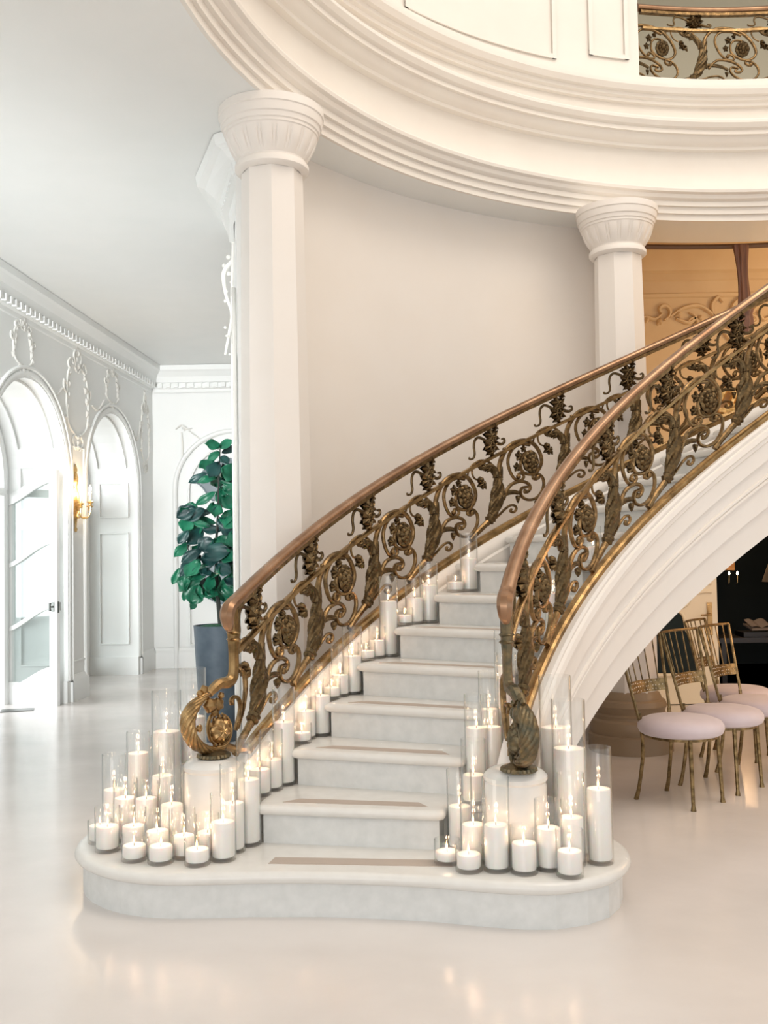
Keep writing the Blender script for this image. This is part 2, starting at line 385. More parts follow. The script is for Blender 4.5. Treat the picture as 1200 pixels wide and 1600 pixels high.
def cartouche(mapf, u0, v0, w, h, kind=0, name='trim_ornament', m='plaster', depth=.02):
    """an oval rocaille frame with crest, side scrolls and a drop"""
    st = []; bl = []
    for sx in (-1, 1):
        st.append([(u0+sx*w*.06, v0-h*.5), (u0+sx*w*.42, v0-h*.36), (u0+sx*w*.5, v0-h*.05), (u0+sx*w*.42, v0+h*.25), (u0+sx*w*.18, v0+h*.36), (u0+sx*w*.05, v0+h*.3)])
        st.append([(u0+sx*w*.3, v0+h*.28), (u0+sx*w*.42, v0+h*.36), (u0+sx*w*.3, v0+h*.44), (u0+sx*w*.2, v0+h*.38)])
        st.append([(u0+sx*w*.1, v0+h*.36), (u0+sx*w*.16, v0+h*.5), (u0+sx*w*.03, v0+h*.6), (u0-sx*w*.05, v0+h*.52)])
        st.append([(u0+sx*w*.48, v0-h*.02), (u0+sx*w*.62, v0+h*.05), (u0+sx*w*.6, v0+h*.14), (u0+sx*w*.52, v0+h*.1)])
        st.append([(u0+sx*w*.1, v0-h*.46), (u0+sx*w*.24, v0-h*.55), (u0+sx*w*.1, v0-h*.66)])
        for t in range(5):
            bl.append((u0+sx*w*(.5-.04*t), v0-h*.3+h*.14*t, .028+.012*(t % 2), t*.9))
    for t in range(4): bl.append((u0+w*.05*(-1)**t, v0+h*(.38+.08*t), .035, t*1.3))
    for t in range(3): bl.append((u0, v0-h*(.5+.06*t), .028, t*1.1))
    o = orn(st, bl, mapf, depth, name, m); struct(o); return o

# ------------------------------------------------------------------ left wall with two arches
dW = Vector((.055, 1, 0)).normalized(); nW = Vector((dW.y, -dW.x, 0))     # along wall (+Y), normal into room (+X)
oW = Vector((leftwall_x(0), 0, 0))
LM = wallmap((oW.x, oW.y), (dW.x, dW.y), (nW.x, nW.y))
A1 = (8.27, 10.05); A2 = (10.62, 12.40); ZS = 2.22; RA = .89; DEP = .62
def arch_pts(a, n=20, grow=0):
    c = (a[0]+a[1])/2; r = (a[1]-a[0])/2+grow
    return [(c-r*cos(pi*k/n), ZS+r*sin(pi*k/n)) for k in range(n+1)]
b = MB()
def quad(a0, a1, z0, z1, m_=LM): b.add([m_(a0, z0, 0), m_(a1, z0, 0), m_(a1, z1, 0), m_(a0, z1, 0)], [(0, 1, 2, 3)])
quad(2, A1[0], 0, ZC); quad(A1[1], A2[0], 0, ZC); quad(A2[1], 13.25, 0, ZC)
for a in (A1, A2):
    ap = arch_pts(a)
    for k in range(len(ap)-1):
        (u0_, v0_), (u1_, v1_) = ap[k], ap[k+1]
        b.add([LM(u0_, v0_, 0), LM(u1_, v1_, 0), LM(u1_, ZC, 0), LM(u0_, ZC, 0)], [(0, 1, 2, 3)])
        b.add([LM(u0_, v0_, 0), LM(u1_, v1_, 0), LM(u1_, v1_, -DEP), LM(u0_, v0_, -DEP)], [(0, 1, 2, 3)])
    for u in a: b.add([LM(u, 0, 0), LM(u, ZS, 0), LM(u, ZS, -DEP), LM(u, 0, -DEP)], [(0, 1, 2, 3)])
struct(b.build('wall_left', 'paintcool', ang=20), 'white left wall with two deep arched openings', 'wall')
# arch architraves, reveal panels, baseboards, cornice
for i, a in enumerate((A1, A2)):
    b = MB()
    pts = [(a[0], 0)]+arch_pts(a, 24)+[(a[1], 0)]
    for off, w_, d_ in ((.045, .05, .03), (.10, .035, .045)):
        gp = [(a[0]-off, .22 if off else 0)]+arch_pts(a, 24, off)+[(a[1]+off, .22)]
        P = [LM(u, v, .0) for u, v in gp]; b.bar(P, [nW]*len(P), [w_]*len(P), [d_]*len(P))
    # reveal panel mouldings on the far jamb and the arch soffit
    for side in (a[1]-.008, a[0]+.008):
        for (z0, z1) in ((.38, 1.75), (1.95, ZS+.15)):
            fr = [(-.12, z0), (-DEP+.14, z0), (-DEP+.14, z1), (-.12, z1), (-.12, z0)]
            for k in range(4):
                (h0, v0_), (h1, v1_) = fr[k], fr[k+1]
                b.bar([LM(side, v0_, h0), LM(side, v1_, h1)], [dW]*2, [.02]*2, [.03]*2)
        b.box(tuple(LM(side, .11, -DEP/2)), (DEP, .03, .22), atan2(nW.y, nW.x))
    for hh in (-.12, -DEP+.14):
        gp = arch_pts(a, 24, -.008)[3:-3]; P = [LM(u, v, hh) for u, v in gp]; b.bar(P, [Vector((0, 0, 1))]*len(P), [.02]*len(P), [.03]*len(P), )
    struct(b.build('trim_arch', 'paintcool'), None)
b = MB()
for a0, a1 in ((2, A1[0]-.06), (A1[1]+.06, A2[0]-.06), (A2[1]+.06, 13.02)):
    b.box(tuple(LM((a0+a1)/2, .10, .014)), (.026, a1-a0-.002, .20), atan2(-dW.x, dW.y))
    b.grid([[LM(a0, z, h), LM(a1, z, h)] for h, z in ((0, 0), (.035, 0), (.035, .2), (.02, .23), (.012, .26), (0, .27))])
struct(b.build('baseboard_left', 'paintcool'))
b = MB()
cprof = [(0, 3.60), (.012, 3.61), (.012, 3.65), (.05, 3.655), (.05, 3.72), (.07, 3.73), (.09, 3.80), (.13, 3.86), (.15, 3.88), (.15, 3.945), (0, 3.949)]
b.grid([[LM(2, z, h), LM(12.98, z, h)] for h, z in cprof])
for k in range(95):
    c = LM(3.2+k*.103, 3.69, .065); b.box(tuple(c), (.05, .055, .06), 0)
struct(b.build('trim_4', 'paintcool', smooth=False), 'dentil cornice along the left wall', 'cornice')
# ornaments on the left wall
cartouche(LM, 8.98, 3.40, .42, .42, depth=.012); cartouche(LM, 11.45, 3.42, .42, .40, depth=.012)
cartouche(LM, 10.33, 3.13, 0.62, .85, depth=.015); cartouche(LM, 12.72, 3.05, .34, .8, depth=.014)
orn([[(9.6, 3.12), (9.75, 3.06), (9.9, 3.15)], [(10.75, 3.1), (10.95, 3.08), (11.15, 3.22)], [(12.2, 3.0), (12.35, 2.9), (12.5, 3.1)]], [], LM, name='trim_ornament')['kind'] = 'structure'
# pier panel frame
b = MB()
for fr in ([(10.17, .4), (10.50, .4), (10.50, 2.6), (10.17, 2.6), (10.17, .4)],):
    for k in range(4):
        b.bar([LM(*fr[k], .0), LM(*fr[k+1], .0)], [nW]*2, [.02]*2, [.03]*2)
struct(b.build('trim_5', 'paintcool'))

# french doors in the arches
def leaf_mesh(w, hL, hR, t=.045, st=.09):
    """door leaf in local x (0 hinge..w free edge), z up; wavy top and wavy rails; returns frame MB, glass MB"""
    fb = MB(); gb = MB(); n = 18
    def top(u): return hL+(hR-hL)*(.5-.5*cos(pi*u))
    def wave(z): return lambda u: z-.05+(.5-.5*cos(pi*u))*.26
    curves = [lambda u: .0, lambda u: .15+(.5-.5*cos(pi*u))*.24, wave(.78), wave(1.42), lambda u: top(u)-.11, top]
    def slab(f0, f1, ua, ub, tt=t, nn=n):
        rows = []
        for k in range(nn+1):
            u = ua+(ub-ua)*k/nn; x = u*w
            rows.append([(x, -tt/2, f0(u)), (x, tt/2, f0(u)), (x, tt/2, f1(u)), (x, -tt/2, f1(u))])
        return rows
    fb.grid(slab(curves[0], top, 0, st/w, nn=3), cv=True, cap=True); fb.grid(slab(curves[0], top, 1-st/w, 1, nn=3), cv=True, cap=True)
    fb.grid(slab(curves[0], curves[1], st/w, 1-st/w), cv=True, cap=True)
    for k in (2, 3): fb.grid(slab(lambda u, k=k: curves[k](u)-.022, lambda u, k=k: curves[k](u)+.022, st/w, 1-st/w), cv=True, cap=True)
    fb.grid(slab(curves[4], top, st/w, 1-st/w), cv=True, cap=True)
    gb.grid(slab(curves[1], curves[4], st/w, 1-st/w, .006), cv=True, cap=True)
    return fb, gb
d1 = empty('french_door', (-3.90, 10.12, 0), atan2(9.87-10.12, -3.235+3.90))
fb, gb = leaf_mesh(.71, 2.09, 2.33); lf = fb.build('door_leaf', 'doorpaint', d1); gb.build('glass_pane', 'pane', lf)
hb = MB()
hb.lathe([(.012, -.02), (.03, -.012), (.03, .0), (.012, .006)], (0, 0, 0), 12)
for sy in (-1, 1):
    h = MB(); y0_ = sy*.024
    h.tube([(.665, y0_, .975), (.665, y0_+sy*.05, .975)], .010, 8); h.tube([(.665, y0_+sy*.045, .935), (.665, y0_+sy*.05, .975), (.665, y0_+sy*.045, 1.015)], [.014, .01, .014], 8)
    h.box((.665, y0_+sy*.004, .975), (.03, .006, .10)); h.build('door_handle', 'lock', lf)
h = MB().box((.7115, 0, .97), (.004, .02, .11)).build('latch_plate', 'lock', lf)
tag(d1, 'open white french door leaf with wavy glazing bars in the nearer arch', 'door')
# fixed frames in both arches
for i, a in enumerate((A1, A2)):
    wn = empty('window_%d' % (i+1)); struct(wn, ('bright tall arched french window in the nearer arch', 'bright arched french window in the farther arch beside the corner')[i], 'window')
    b = MB(); gl = MB(); h0 = -DEP-.02
    gp = [(a[0]+.03, 0)]+arch_pts(a, 24, -.03)+[(a[1]-.03, 0)]
    P = [LM(u, v, h0) for u, v in gp]; b.bar(P, [nW]*len(P), [.08]*len(P), [.07]*len(P))
    b.bar([LM(a[0], 2.13, h0), LM(a[1], 2.13, h0)], [nW]*2, [.08]*2, [.07]*2)
    c = (a[0]+a[1])/2
    b.bar([LM(c, 2.13, h0), LM(c, ZS+RA, h0)], [nW]*2, [.05]*2, [.05]*2)
    b.build('window_frame', 'doorpaint', wn)
    if i == 1:
        for s in (0, 1):
            fb, gb = leaf_mesh(.82, 2.06, 2.10); le = fb.build('door_leaf', 'doorpaint', wn)
            pp = LM(a[1]-.06 if s else a[0]+.06, 0, h0); le.location = pp; le.rotation_euler = (0, 0, atan2(-dW.y, -dW.x) if s else atan2(dW.y, dW.x))
            gb.build('glass_pane', 'pane', le)
    else:
        fb, gb = leaf_mesh(.82, 2.06, 2.10); le = fb.build('door_leaf', 'doorpaint', wn); le.location = LM(a[0]+.06, 0, h0); le.rotation_euler = (0, 0, atan2(dW.y, dW.x)-.0)
        gb.build('glass_pane', 'pane', le)
struct(MB().box((-3.55, 9.62, .004), (.30, .16, .008), .3).build('floor_grille', 'lock', smooth=False)); 
bpy.data.objects['floor_grille']['kind'] = 'thing'
tag(bpy.data.objects['floor_grille'], 'small floor vent grille before the open french door', 'vent', kind='thing')
# terrace outside
struct(MB().box((-9, 9, -.04), (10.0, 20, .04)).build('floor_terrace', 'paintcool', smooth=False))

# ------------------------------------------------------------------ back wall of left room
b = MB(); b.box((-.3, 13.10, ZC/2), (7.2, .12, ZC)); struct(b.build('wall_back', 'paintcool', smooth=False), 'far white wall behind the potted tree', 'wall')
BM = wallmap((-3.0, 13.03), (1, 0), (0, -1))
b = MB(); b.grid([[BM(0, z, h), BM(5, z, h)] for h, z in cprof])
for k in range(40): b.box(tuple(BM(.1+k*.103, 3.69, .065)), (.055, .05, .06))
b.grid([[BM(0, z, h), BM(5, z, h)] for h, z in ((0, 0), (.035, 0), (.035, .2), (.02, .23), (.012, .26), (0, .27))])
struct(b.build('trim_6', 'paintcool', smooth=False))
orn([[(.28, 3.12), (.36, 3.17), (.42, 3.12), (.5, 3.13)], [(.45, 3.1), (.7, 2.93), (.95, 2.91), (1.2, 3.0), (1.38, 3.15)], [(.36, 3.08), (.37, 2.9), (.36, 2.72), (.31, 2.6)], [(1.4, 3.32), (1.5, 3.2), (1.46, 3.05), (1.6, 2.95)], [(1.52, 3.22), (1.62, 3.33), (1.8, 3.36)], [(1.55, 3.05), (1.65, 3.1), (1.62, 2.98)]], [(.4, 3.13, .03, 0), (1.48, 3.15, .035, 1)], BM, .018)['kind'] = 'structure'
# arched niche with a door of grey shaped glass panes
dr = empty('arched_door', (-1.95, 13.0, 0)); 
b = MB(); n = 24; R0 = .78; zc0 = 2.32
gp = [(-R0, 0)]+[(-R0*cos(pi*k/n), zc0+R0*.98*sin(pi*k/n)) for k in range(n+1)]+[(R0, 0)]
P = [Vector((u, -.0, v)) for u, v in gp]; b.bar(P, [Vector((0, 1, 0))]*len(P), [.06]*len(P), [.06]*len(P))
gp = [(-.6, .3)]+[(-.6*cos(pi*k/n), zc0-.05+.62*sin(pi*k/n)) for k in range(n+1)]+[(.6, .3), (-.6, .3)]
P = [Vector((u, .0, v)) for u, v in gp]; b.bar(P, [Vector((0, 1, 0))]*len(P), [.025]*len(P), [.04]*len(P))
b.box((0, .01, 1.2), (.03, .03, 2.4)); b.build('door_frame', 'paintcool', dr)
def pane(poly, y=-.012):
    pb = MB(); q = crs2(poly+[poly[0]], 5)[:-1]; nn = len(q); base = 0
    cx = sum(u for u, v in q)/nn; cz = sum(v for u, v in q)/nn
    rows = []
    for k, dy in ((1.0, 0), (1.0, -.02), (.92, -.024), (.90, -.012)):
        rows.append([(cx+(u-cx)*k, y+dy, cz+(v-cz)*k) for u, v in q])
    pb.grid(rows, cv=True); pb.f.append(tuple(len(pb.v)-nn+i for i in range(nn))); return pb.build('shaped_pane', 'greymirror', dr)
pane([(-.52, 2.42), (-.34, 2.62), (-.02, 2.72), (.06, 2.45), (-.14, 2.3), (-.28, 2.16), (-.42, 2.34)])
pane([(.08, 2.95), (.2, 2.98), (.4, 2.7), (.3, 2.6), (.14, 2.68)])
pane([(-.1, 1.9), (.05, 2.02), (.35, 2.0), (.35, 1.75), (.05, 1.78)])
pane([(-.5, 1.0), (-.3, 1.35), (.0, 1.32), (.06, .9), (-.2, .82)])
tag(dr, 'arched door with grey shaped glass panes behind the potted tree', 'door')

# ------------------------------------------------------------------ side room (ochre) beyond the stair
b = MB(); b.box((2.72+.03, 9.36, 2.15), (.66, .12, 4.3)); b.box((6.2405, 9.36, 3.35), (6.32, .12, 1.9)); b.box((6.95, 9.36, 1.2), (4.9, .12, 2.4))
struct(b.build('wall_side_room', 'ochre', smooth=False), 'ochre wall of the side room with plaster scrolls', 'wall')
b = MB(); b.box((8.6, 7.5, 2.2), (.12, 4.2, 4.4)); struct(b.build('wall_side_room_right', 'ochre', smooth=False))
OM = wallmap((2.0, 9.30), (1, 0), (0, -1))
b = MB(); b.grid([[OM(.2, z, h), OM(6.5, z, h)] for h, z in ((0, 3.96), (.02, 3.97), (.02, 4.03), (.06, 4.05), (.09, 4.12), (.14, 4.2), (.16, 4.22), (.16, 4.3))])
b.grid([[OM(.2, z, h), OM(6.5, z, h)] for h, z in ((0, 3.80), (.02, 3.81), (.02, 3.84), (0, 3.85))])
struct(b.build('trim_7', 'ochre'), None)
def sp(u, v, r, t0_, t1_, n=8, g=.85):
    return [(u+r*(g**(k))*cos(t0_+(t1_-t0_)*k/n), v+r*(g**(k))*sin(t0_+(t1_-t0_)*k/n)) for k in range(n+1)]
st = [[(.35, 3.56), (.48, 3.62), (.58, 3.6), (.66, 3.66)], sp(.66, 3.68, .09, -1.5, 4.5), [(.72, 3.62), (.85, 3.7), (1.0, 3.72), (1.12, 3.64), (1.16, 3.58)],
      [(.78, 3.6), (.9, 3.56), (.96, 3.62), (.9, 3.66)], sp(.95, 3.56, .06, 3, -2), sp(1.2, 3.55, .07, 0, 5), [(1.14, 3.6), (1.12, 3.72), (1.18, 3.8), (1.22, 3.75)],
      [(1.3, 3.6), (1.32, 3.72), (1.4, 3.8)], [(1.12, 3.54), (1.26, 3.48), (1.4, 3.5), (1.5, 3.55)], [(1.2, 3.5), (1.28, 3.4), (1.34, 3.34)], sp(1.5, 3.57, .07, 3, -2),
      [(1.46, 3.6), (1.55, 3.7), (1.7, 3.74), (1.85, 3.72)], [(1.56, 3.66), (1.6, 3.58), (1.68, 3.62)], [(1.66, 3.73), (1.64, 3.8), (1.7, 3.84)], [(1.85, 3.72), (2.0, 3.74), (2.2, 3.6), (2.4, 3.66)]]
bl = [(.5, 3.6, .03, 0), (.62, 3.58, .03, 1), (.8, 3.64, .035, 2), (1.0, 3.6, .03, 1), (1.18, 3.56, .045, 0), (1.3, 3.53, .05, 1), (1.4, 3.56, .04, 2), (1.3, 3.44, .035, 1), (1.5, 3.58, .035, 0), (1.28, 3.63, .03, 0)]
orn(st, bl, OM, .04, 'trim_ornament', 'ochre', .03)['kind'] = 'structure'
# white door with dark shaped panes
sd = empty('glazed_door', (2.42, 9.27, 0))
b = MB(); b.box((.33, 0, 1.2), (.64, .045, 2.38)); b.build('door_leaf', 'doorwarm', sd)
def dpane(poly, bead=True):
    q = crs2(poly+[poly[0]], 4)[:-1]; nn = len(q); pb = MB()
    pb.v = [(u, -.026, v) for u, v in q]+[(u, -.022, v) for u, v in q]
    for i in range(nn): pb.f.append((i, (i+1) % nn, nn+(i+1) % nn, nn+i))
    pb.f.append(tuple(range(nn))); pb.build('dark_pane', 'darkpane', sd)
    if bead:
        bb = MB(); P = [Vector((u, -.026, v)) for u, v in q+q[:1]]; bb.bar(P, [Vector((0, 1, 0))]*len(P), [.03]*len(P), [.03]*len(P)); bb.build('bead', 'doorwarm', sd)
dpane([(.06, .28), (.46, .28), (.47, .36), (.42, .6), (.36, .68), (.32, .84), (.18, .90), (.06, .95), (.05, .6)])
dpane([(.28, 1.2), (.38, 1.24), (.44, 1.35), (.54, 1.36), (.55, 1.5), (.52, 2.1), (.3, 2.15), (.1, 2.1), (.08, 1.5), (.1, 1.3)])
for k, z in enumerate((.92, 1.0, 1.08)):
    b = MB(); q = crs2([(.03, z+.06), (.12, z+.02), (.24, z-.03), (.36, z-.0), (.42, z+.09), (.52, z+.12), (.6, z+.12)], 5)
    P = [Vector((u, -.022, v)) for u, v in q]; b.bar(P, [Vector((0, 1, 0))]*len(P), [.035]*len(P), [.03]*len(P)); b.build('rail_moulding', 'doorwarm', sd)
b = MB(); b.box((.575, -.03, .79), (.045, .012, .30)); b.tube([(.575, -.03, .83), (.575, -.075, .83), (.48, -.08, .825)], [.012, .01, .008], 8); b.build('door_handle', 'brasslight', sd)
tag(sd, 'ivory door with dark curved panes behind the gold chairs', 'door')
# dark room beyond
b = MB()
b.add([(3.08, 9.42, 0), (3.08, 12.4, 0), (5.2, 12.4, 0), (5.2, 9.42, 0), (3.08, 9.42, 2.4), (3.08, 12.4, 2.4), (5.2, 12.4, 2.4), (5.2, 9.42, 2.4)],
      [(0, 1, 5, 4), (1, 2, 6, 5), (2, 3, 7, 6), (4, 5, 6, 7), (0, 3, 2, 1)])
for v in range(5): pass
struct(b.build('wall_dark_room', 'dark', smooth=False), 'unlit dark teal room seen through the doorway', 'wall')
cu = tag(MB().box((3.99, 11.6, 1.78), (.14, .05, 1.2)).build('curtain', 'rug', smooth=False), 'narrow amber-lit curtain panel in the dark room', 'curtain')
tb = empty('console_table', (4.1, 10.6, -.14)); MB().box((0, 0, .62), (1.3, .5, .05)).build('table_top', 'darkwood', tb, smooth=False)
for sx in (-1, 1):
    for sy in (-1, 1): MB().box((sx*.6, sy*.2, .37), (.05, .05, .46)).build('leg', 'darkwood', tb, smooth=False)
tag(tb, 'dark table with pale edge in the unlit room', 'table')
b = MB(); 
for s in (-1, 1):
    b.grid([[(s*(.0+.13*k/6), -.09, .02+.03*sin(pi*k/6*.8)+.0), (s*(.0+.13*k/6), .09, .05+.03*sin(pi*k/6*.8))] for k in range(7)])
b.box((0, 0, .01), (.26, .2, .02))
bk = b.build('open_book', 'page'); bk.location = (3.90, 10.50, .60); bk.rotation_euler = (.25, 0, .2); bk.scale = (.9, .9, .9); tag(bk, 'open book lying on a dark stack in the unlit room', 'book')
b = MB(); b.box((0, 0, .025), (.42, .26, .05)); o = b.build('dark_book', 'darkwood', smooth=False); o.location = (3.94, 10.56, .5055); tag(o, 'dark closed book under the open book', 'book')
lp = empty('table_lamp', (4.23, 10.76, .5055)); MB().lathe([(.0, 0), (.07, 0), (.07, .02), (.02, .05), (.045, .16), (.02, .28), (.01, .42)], seg=16).build('base', 'darkwood', lp)
MB().lathe([(.16, .46), (.09, .62)], seg=24).build('lamp_shade', 'shade', lp); lp.scale = (1, 1, 1.22); tag(lp, 'table lamp with pale conical shade in the unlit room', 'lamp')
sc = empty('mirror_sconce', (3.99, 11.5, 1.14))
for k, dx in enumerate((-.045, .05)):
    MB().tube([(dx, -.02, -.12), (dx, -.05, -.1), (dx, -.06, -.02)], .006, 6).build('arm', 'gilt', sc)
    MB().lathe([(.0, -.014), (.013, 0), (.010, .014), (.0, .032)], (dx, -.06, .0+.0), 10).build('bulb', 'bulb', sc)
point('bulb_light', (0, -.3, .25), 4.0, (1, .6, .3), .05, sc)
tag(sc, 'pair of small glowing bulbs before the amber curtain', 'lamp')
# gilt carving above the doorway
gc = MB()
def cl(u, v, h): return Vector((3.15+u, 9.27-h, 2.72+v))
for L in ([(0, .1), (.06, .2), (.14, .16), (.1, .06)], [(.0, .0), (.12, -.05), (.2, .02), (.14, .07)], [(.12, .0), (.3, .04), (.5, .1)]):
    q = crs2(L, 5); P = [cl(u, v, .03) for u, v in q]; gc.bar(P, [Vector((0, 1, 0))]*len(P), [.06]*len(P), [.05]*len(P))
gc.box((3.9, 9.25, 2.66), (1.5, .09, .05)); gc.box((3.9, 9.24, 2.72), (1.56, .12, .04))
for k in range(24): gc.box((3.2+k*.062, 9.19, 2.76), (.035, .03, .03))
tag(gc.build('gilt_overdoor', 'gilt'), 'gilt carved overdoor glimpsed through the stair railing', 'carving')
# curtain rod and drape
rd = MB(); pts = []
for k in range(30):
    a = RD(99-k*2.2); pts.append((CR[0]+4.33*cos(a), CR[1]+4.33*sin(a), 3.955))
rd.tube(pts, .022, 8); tag(rd.build('curtain_rod', 'rod'), 'thin brown rod under the ceiling of the side room', 'rod')
dp = MB(); rows = []
for k in range(24):
    t = k/23; z = 3.95-.74*t; wd = (.060-.02*sin(pi*min(1, t*1.35))) if t < .74 else .045+.04*sin(pi*(t-.74)/.26*.6)
    cx = 3.0+.004*k*.5-.02*t
    if t > .74: cx -= .05*(t-.74)/.26
    ring = []
    for j in range(28):
        a = 2*pi*j/28; r = wd*(1+.16*cos(7*a+t*2)); ring.append((cx+r*cos(a), 8.17+r*.6*sin(a), z))
    rows.append(ring)
dp.grid(rows, cv=True, cap=True); tag(dp.build('tied_drape', 'drape'), 'brown silk drape gathered and hanging from the rod', 'drape')

# ------------------------------------------------------------------ columns
def column(loc, rot, label, basem, pr_=1.0):
    c = empty('column', loc)
    oct_ = [rot+RD(45)*k for k in range(8)]
    b = MB(); rows = []
    for k in range(13):
        t = k/12; z = .42+(3.62-.42)*t; r = .205-.033*t**1.3
        rows.append([(r*cos(a), r*sin(a), z) for a in oct_])
    b.grid(rows, cv=True, cap=True).build('shaft', 'paint', c, smooth=False)
    MB().lathe([(0, 0), (.30*pr_, 0), (.30*pr_, .12), (.285, .13), (.29, .15), (.295, .18), (.285, .22), (.262, .235), (.258, .25), (.262, .262), (.245, .275), (.25, .30), (.262, .325), (.25, .36), (.225, .372), (.222, .39), (.20, .43)], seg=48).build('base', basem, c)
    b = MB(); b.lathe([(.165, 3.595), (.195, 3.60), (.208, 3.612), (.208, 3.635), (.198, 3.65), (.190, 3.655), (.190, 3.665)], seg=48)
    def eg(a, z):
        ph = (a*18/(2*pi)) % 1; t = (z-3.665)/.135
        if t <= 0 or t >= 1: return 1
        e = abs(ph-.5)*2; oval = max(0, 1-(e/.72)**2)
        return 1+.035*sqrt(oval)*sin(pi*min(1, t*1.0))-(.022 if .72 < e < .86 else 0)*sin(pi*t)
    pr = [(.190+.068*(k/12)**.8, 3.665+.135*k/12) for k in range(13)]
    b.lathe(pr, seg=18*16, mod=eg)
    b.lathe([(.258, 3.80), (.264, 3.805), (.264, 3.82), (.272, 3.825), (.276, 3.85), (.284, 3.855), (.290, 3.885), (.290, 3.90), (.297, 3.905), (.297, 3.949), (0, 3.949)], seg=64)
    b.build('capital', 'paint', c)
    tag(c, label, 'column'); return c
column((-.60, 5.55, 0), RD(-85), 'large foreground column with carved capital, left of the staircase', 'paint', .86)
column((1.76, 7.28, 0), RD(-67.5), 'farther column rising behind the curved stair rails', 'stone')

# ------------------------------------------------------------------ staircase
ts = np.array([14, 17, 20, 25, 30, 35, 40, 45, 50, 55, 60, 65, 70, 80, 90, 100, 112])
OUTT = np.array([[16.4, 3.308, .271], [19.44, 3.317, .349], [22.47, 3.328, .426], [27.52, 3.325, .556], [32.55, 3.321, .685], [37.56, 3.331, .815], [42.52, 3.359, .944], [47.47, 3.395, 1.073], [52.4, 3.425, 1.203], [57.32, 3.449, 1.332], [62.23, 3.46, 1.461], [67.12, 3.472, 1.591], [72.0, 3.482, 1.72], [81.72, 3.502, 1.979], [91.39, 3.518, 2.238], [101.02, 3.53, 2.496], [112.54, 3.54, 2.807]])  # outer rail path traced from image pixels, then scaled about the camera
INT = np.array([[16.23, 2.042, .288], [19.26, 2.046, .365], [22.29, 2.052, .441], [27.32, 2.063, .569], [32.34, 2.073, .696], [37.33, 2.086, .824], [42.31, 2.1, .951], [47.27, 2.113, 1.079], [52.21, 2.125, 1.206], [57.13, 2.142, 1.334], [62.04, 2.159, 1.461], [66.94, 2.172, 1.589], [71.82, 2.185, 1.716], [81.56, 2.203, 1.971], [91.26, 2.212, 2.226], [100.92, 2.219, 2.481], [112.49, 2.225, 2.787]])  # inner rail path, also a pixel trace scaled slightly about the camera
def fitpath(T, vs):
    pa, pr, pz = np.polyfit(ts, T[:, 0], 4), np.polyfit(ts, T[:, 1], 5), np.polyfit(ts, T[:, 2], 2)
    def f_(t, v, rho=0):
        a = RD(float(np.polyval(pa, t))); r = float(np.polyval(pr, t))+rho
        return Vector((CS[0]-r*cos(a), CS[1]+r*sin(a), float(np.polyval(pz, t))+v*vs))
    return f_
PO = fitpath(OUTT, 1.035); PI_ = fitpath(INT, 1.02)
RIS = {2: (-.555, 4.436, -11.2), 3: (-.431, 4.789, -19.), 4: (-.286, 5.085, -25.), 5: (-.126, 5.343, -30.), 6: (.078, 5.565, -34.5), 7: (.309, 5.759, -39.5), 8: (.563, 5.906, -44.5),
       9: (.828, 6.169, -51.7), 10: (1.158, 6.34, -58.5), 11: (1.505, 6.47, -65.3), 12: (1.866, 6.559, -72.1), 13: (2.235, 6.604, -78.9), 14: (2.606, 6.605, -85.7), 15: (2.975, 6.562, -92.5), 16: (3.336, 6.476, -99.3), 17: (3.684, 6.348, -106.1), 18: (4.015, 6.179, -112.9)}
def ray_to_R(x, y, dx, dy, R, sign):
    ox, oy = x-CS[0], y-CS[1]; B = ox*dx+oy*dy; c = ox*ox+oy*oy-R*R; D = B*B-c
    if D < 0: return -B
    return -B+sign*sqrt(D)
def riser_line(i, off=0.0):
    """plan polyline of the riser of step i from the outer to the inner string, stepped back at both ends; off moves it down the stair"""
    x, y, A = RIS[i]; A = RD(A); dx, dy = cos(A), sin(A); nx, ny = -sin(A), cos(A)
    x -= nx*off; y -= ny*off; SB = .15
    tR = ray_to_R(x, y, dx, dy, 2.36, -1); tR2 = ray_to_R(x+nx*SB, y+ny*SB, dx, dy, float(np.interp(i, [2, 5, 8, 12, 18], [2.10, 2.13, 2.17, 2.21, 2.23])), -1); tL = ray_to_R(x+nx*SB, y+ny*SB, -dx, -dy, 3.37, 1)
    o_ = off
    P0 = (x+nx*SB-dx*tL, y+ny*SB-dy*tL); P1 = (x+nx*SB-dx*o_, y+ny*SB-dy*o_); P2 = (x-dx*o_, y-dy*o_); P3 = (x+dx*(tR+o_), y+dy*(tR+o_)); P4 = (P3[0]+nx*SB, P3[1]+ny*SB); P5 = (x+nx*SB+dx*tR2, y+ny*SB+dy*tR2)
    return [P0, P1, P2, P3, P4, P5], (nx, ny)
def roundcorner(P, i, r, n=4):
    a, b_, c = Vector((*P[i-1], 0)), Vector((*P[i], 0)), Vector((*P[i+1], 0))
    d0 = (a-b_).normalized()*r; d1 = (c-b_).normalized()*r; o = []
    for k in range(n+1):
        t = k/n; q = (b_+d0)*(1-t)**2+b_*2*t*(1-t)+(b_+d1)*t**2; o.append((q.x, q.y))
    return o
stair = empty('staircase', (0, 0, 0)); tag(stair, 'curved white marble staircase with flared bottom step', 'staircase')
def bullnose(b, line, z0, z1, inset):
    """line: outer plan polyline offset function list [poly for offset in offs]"""
    pass
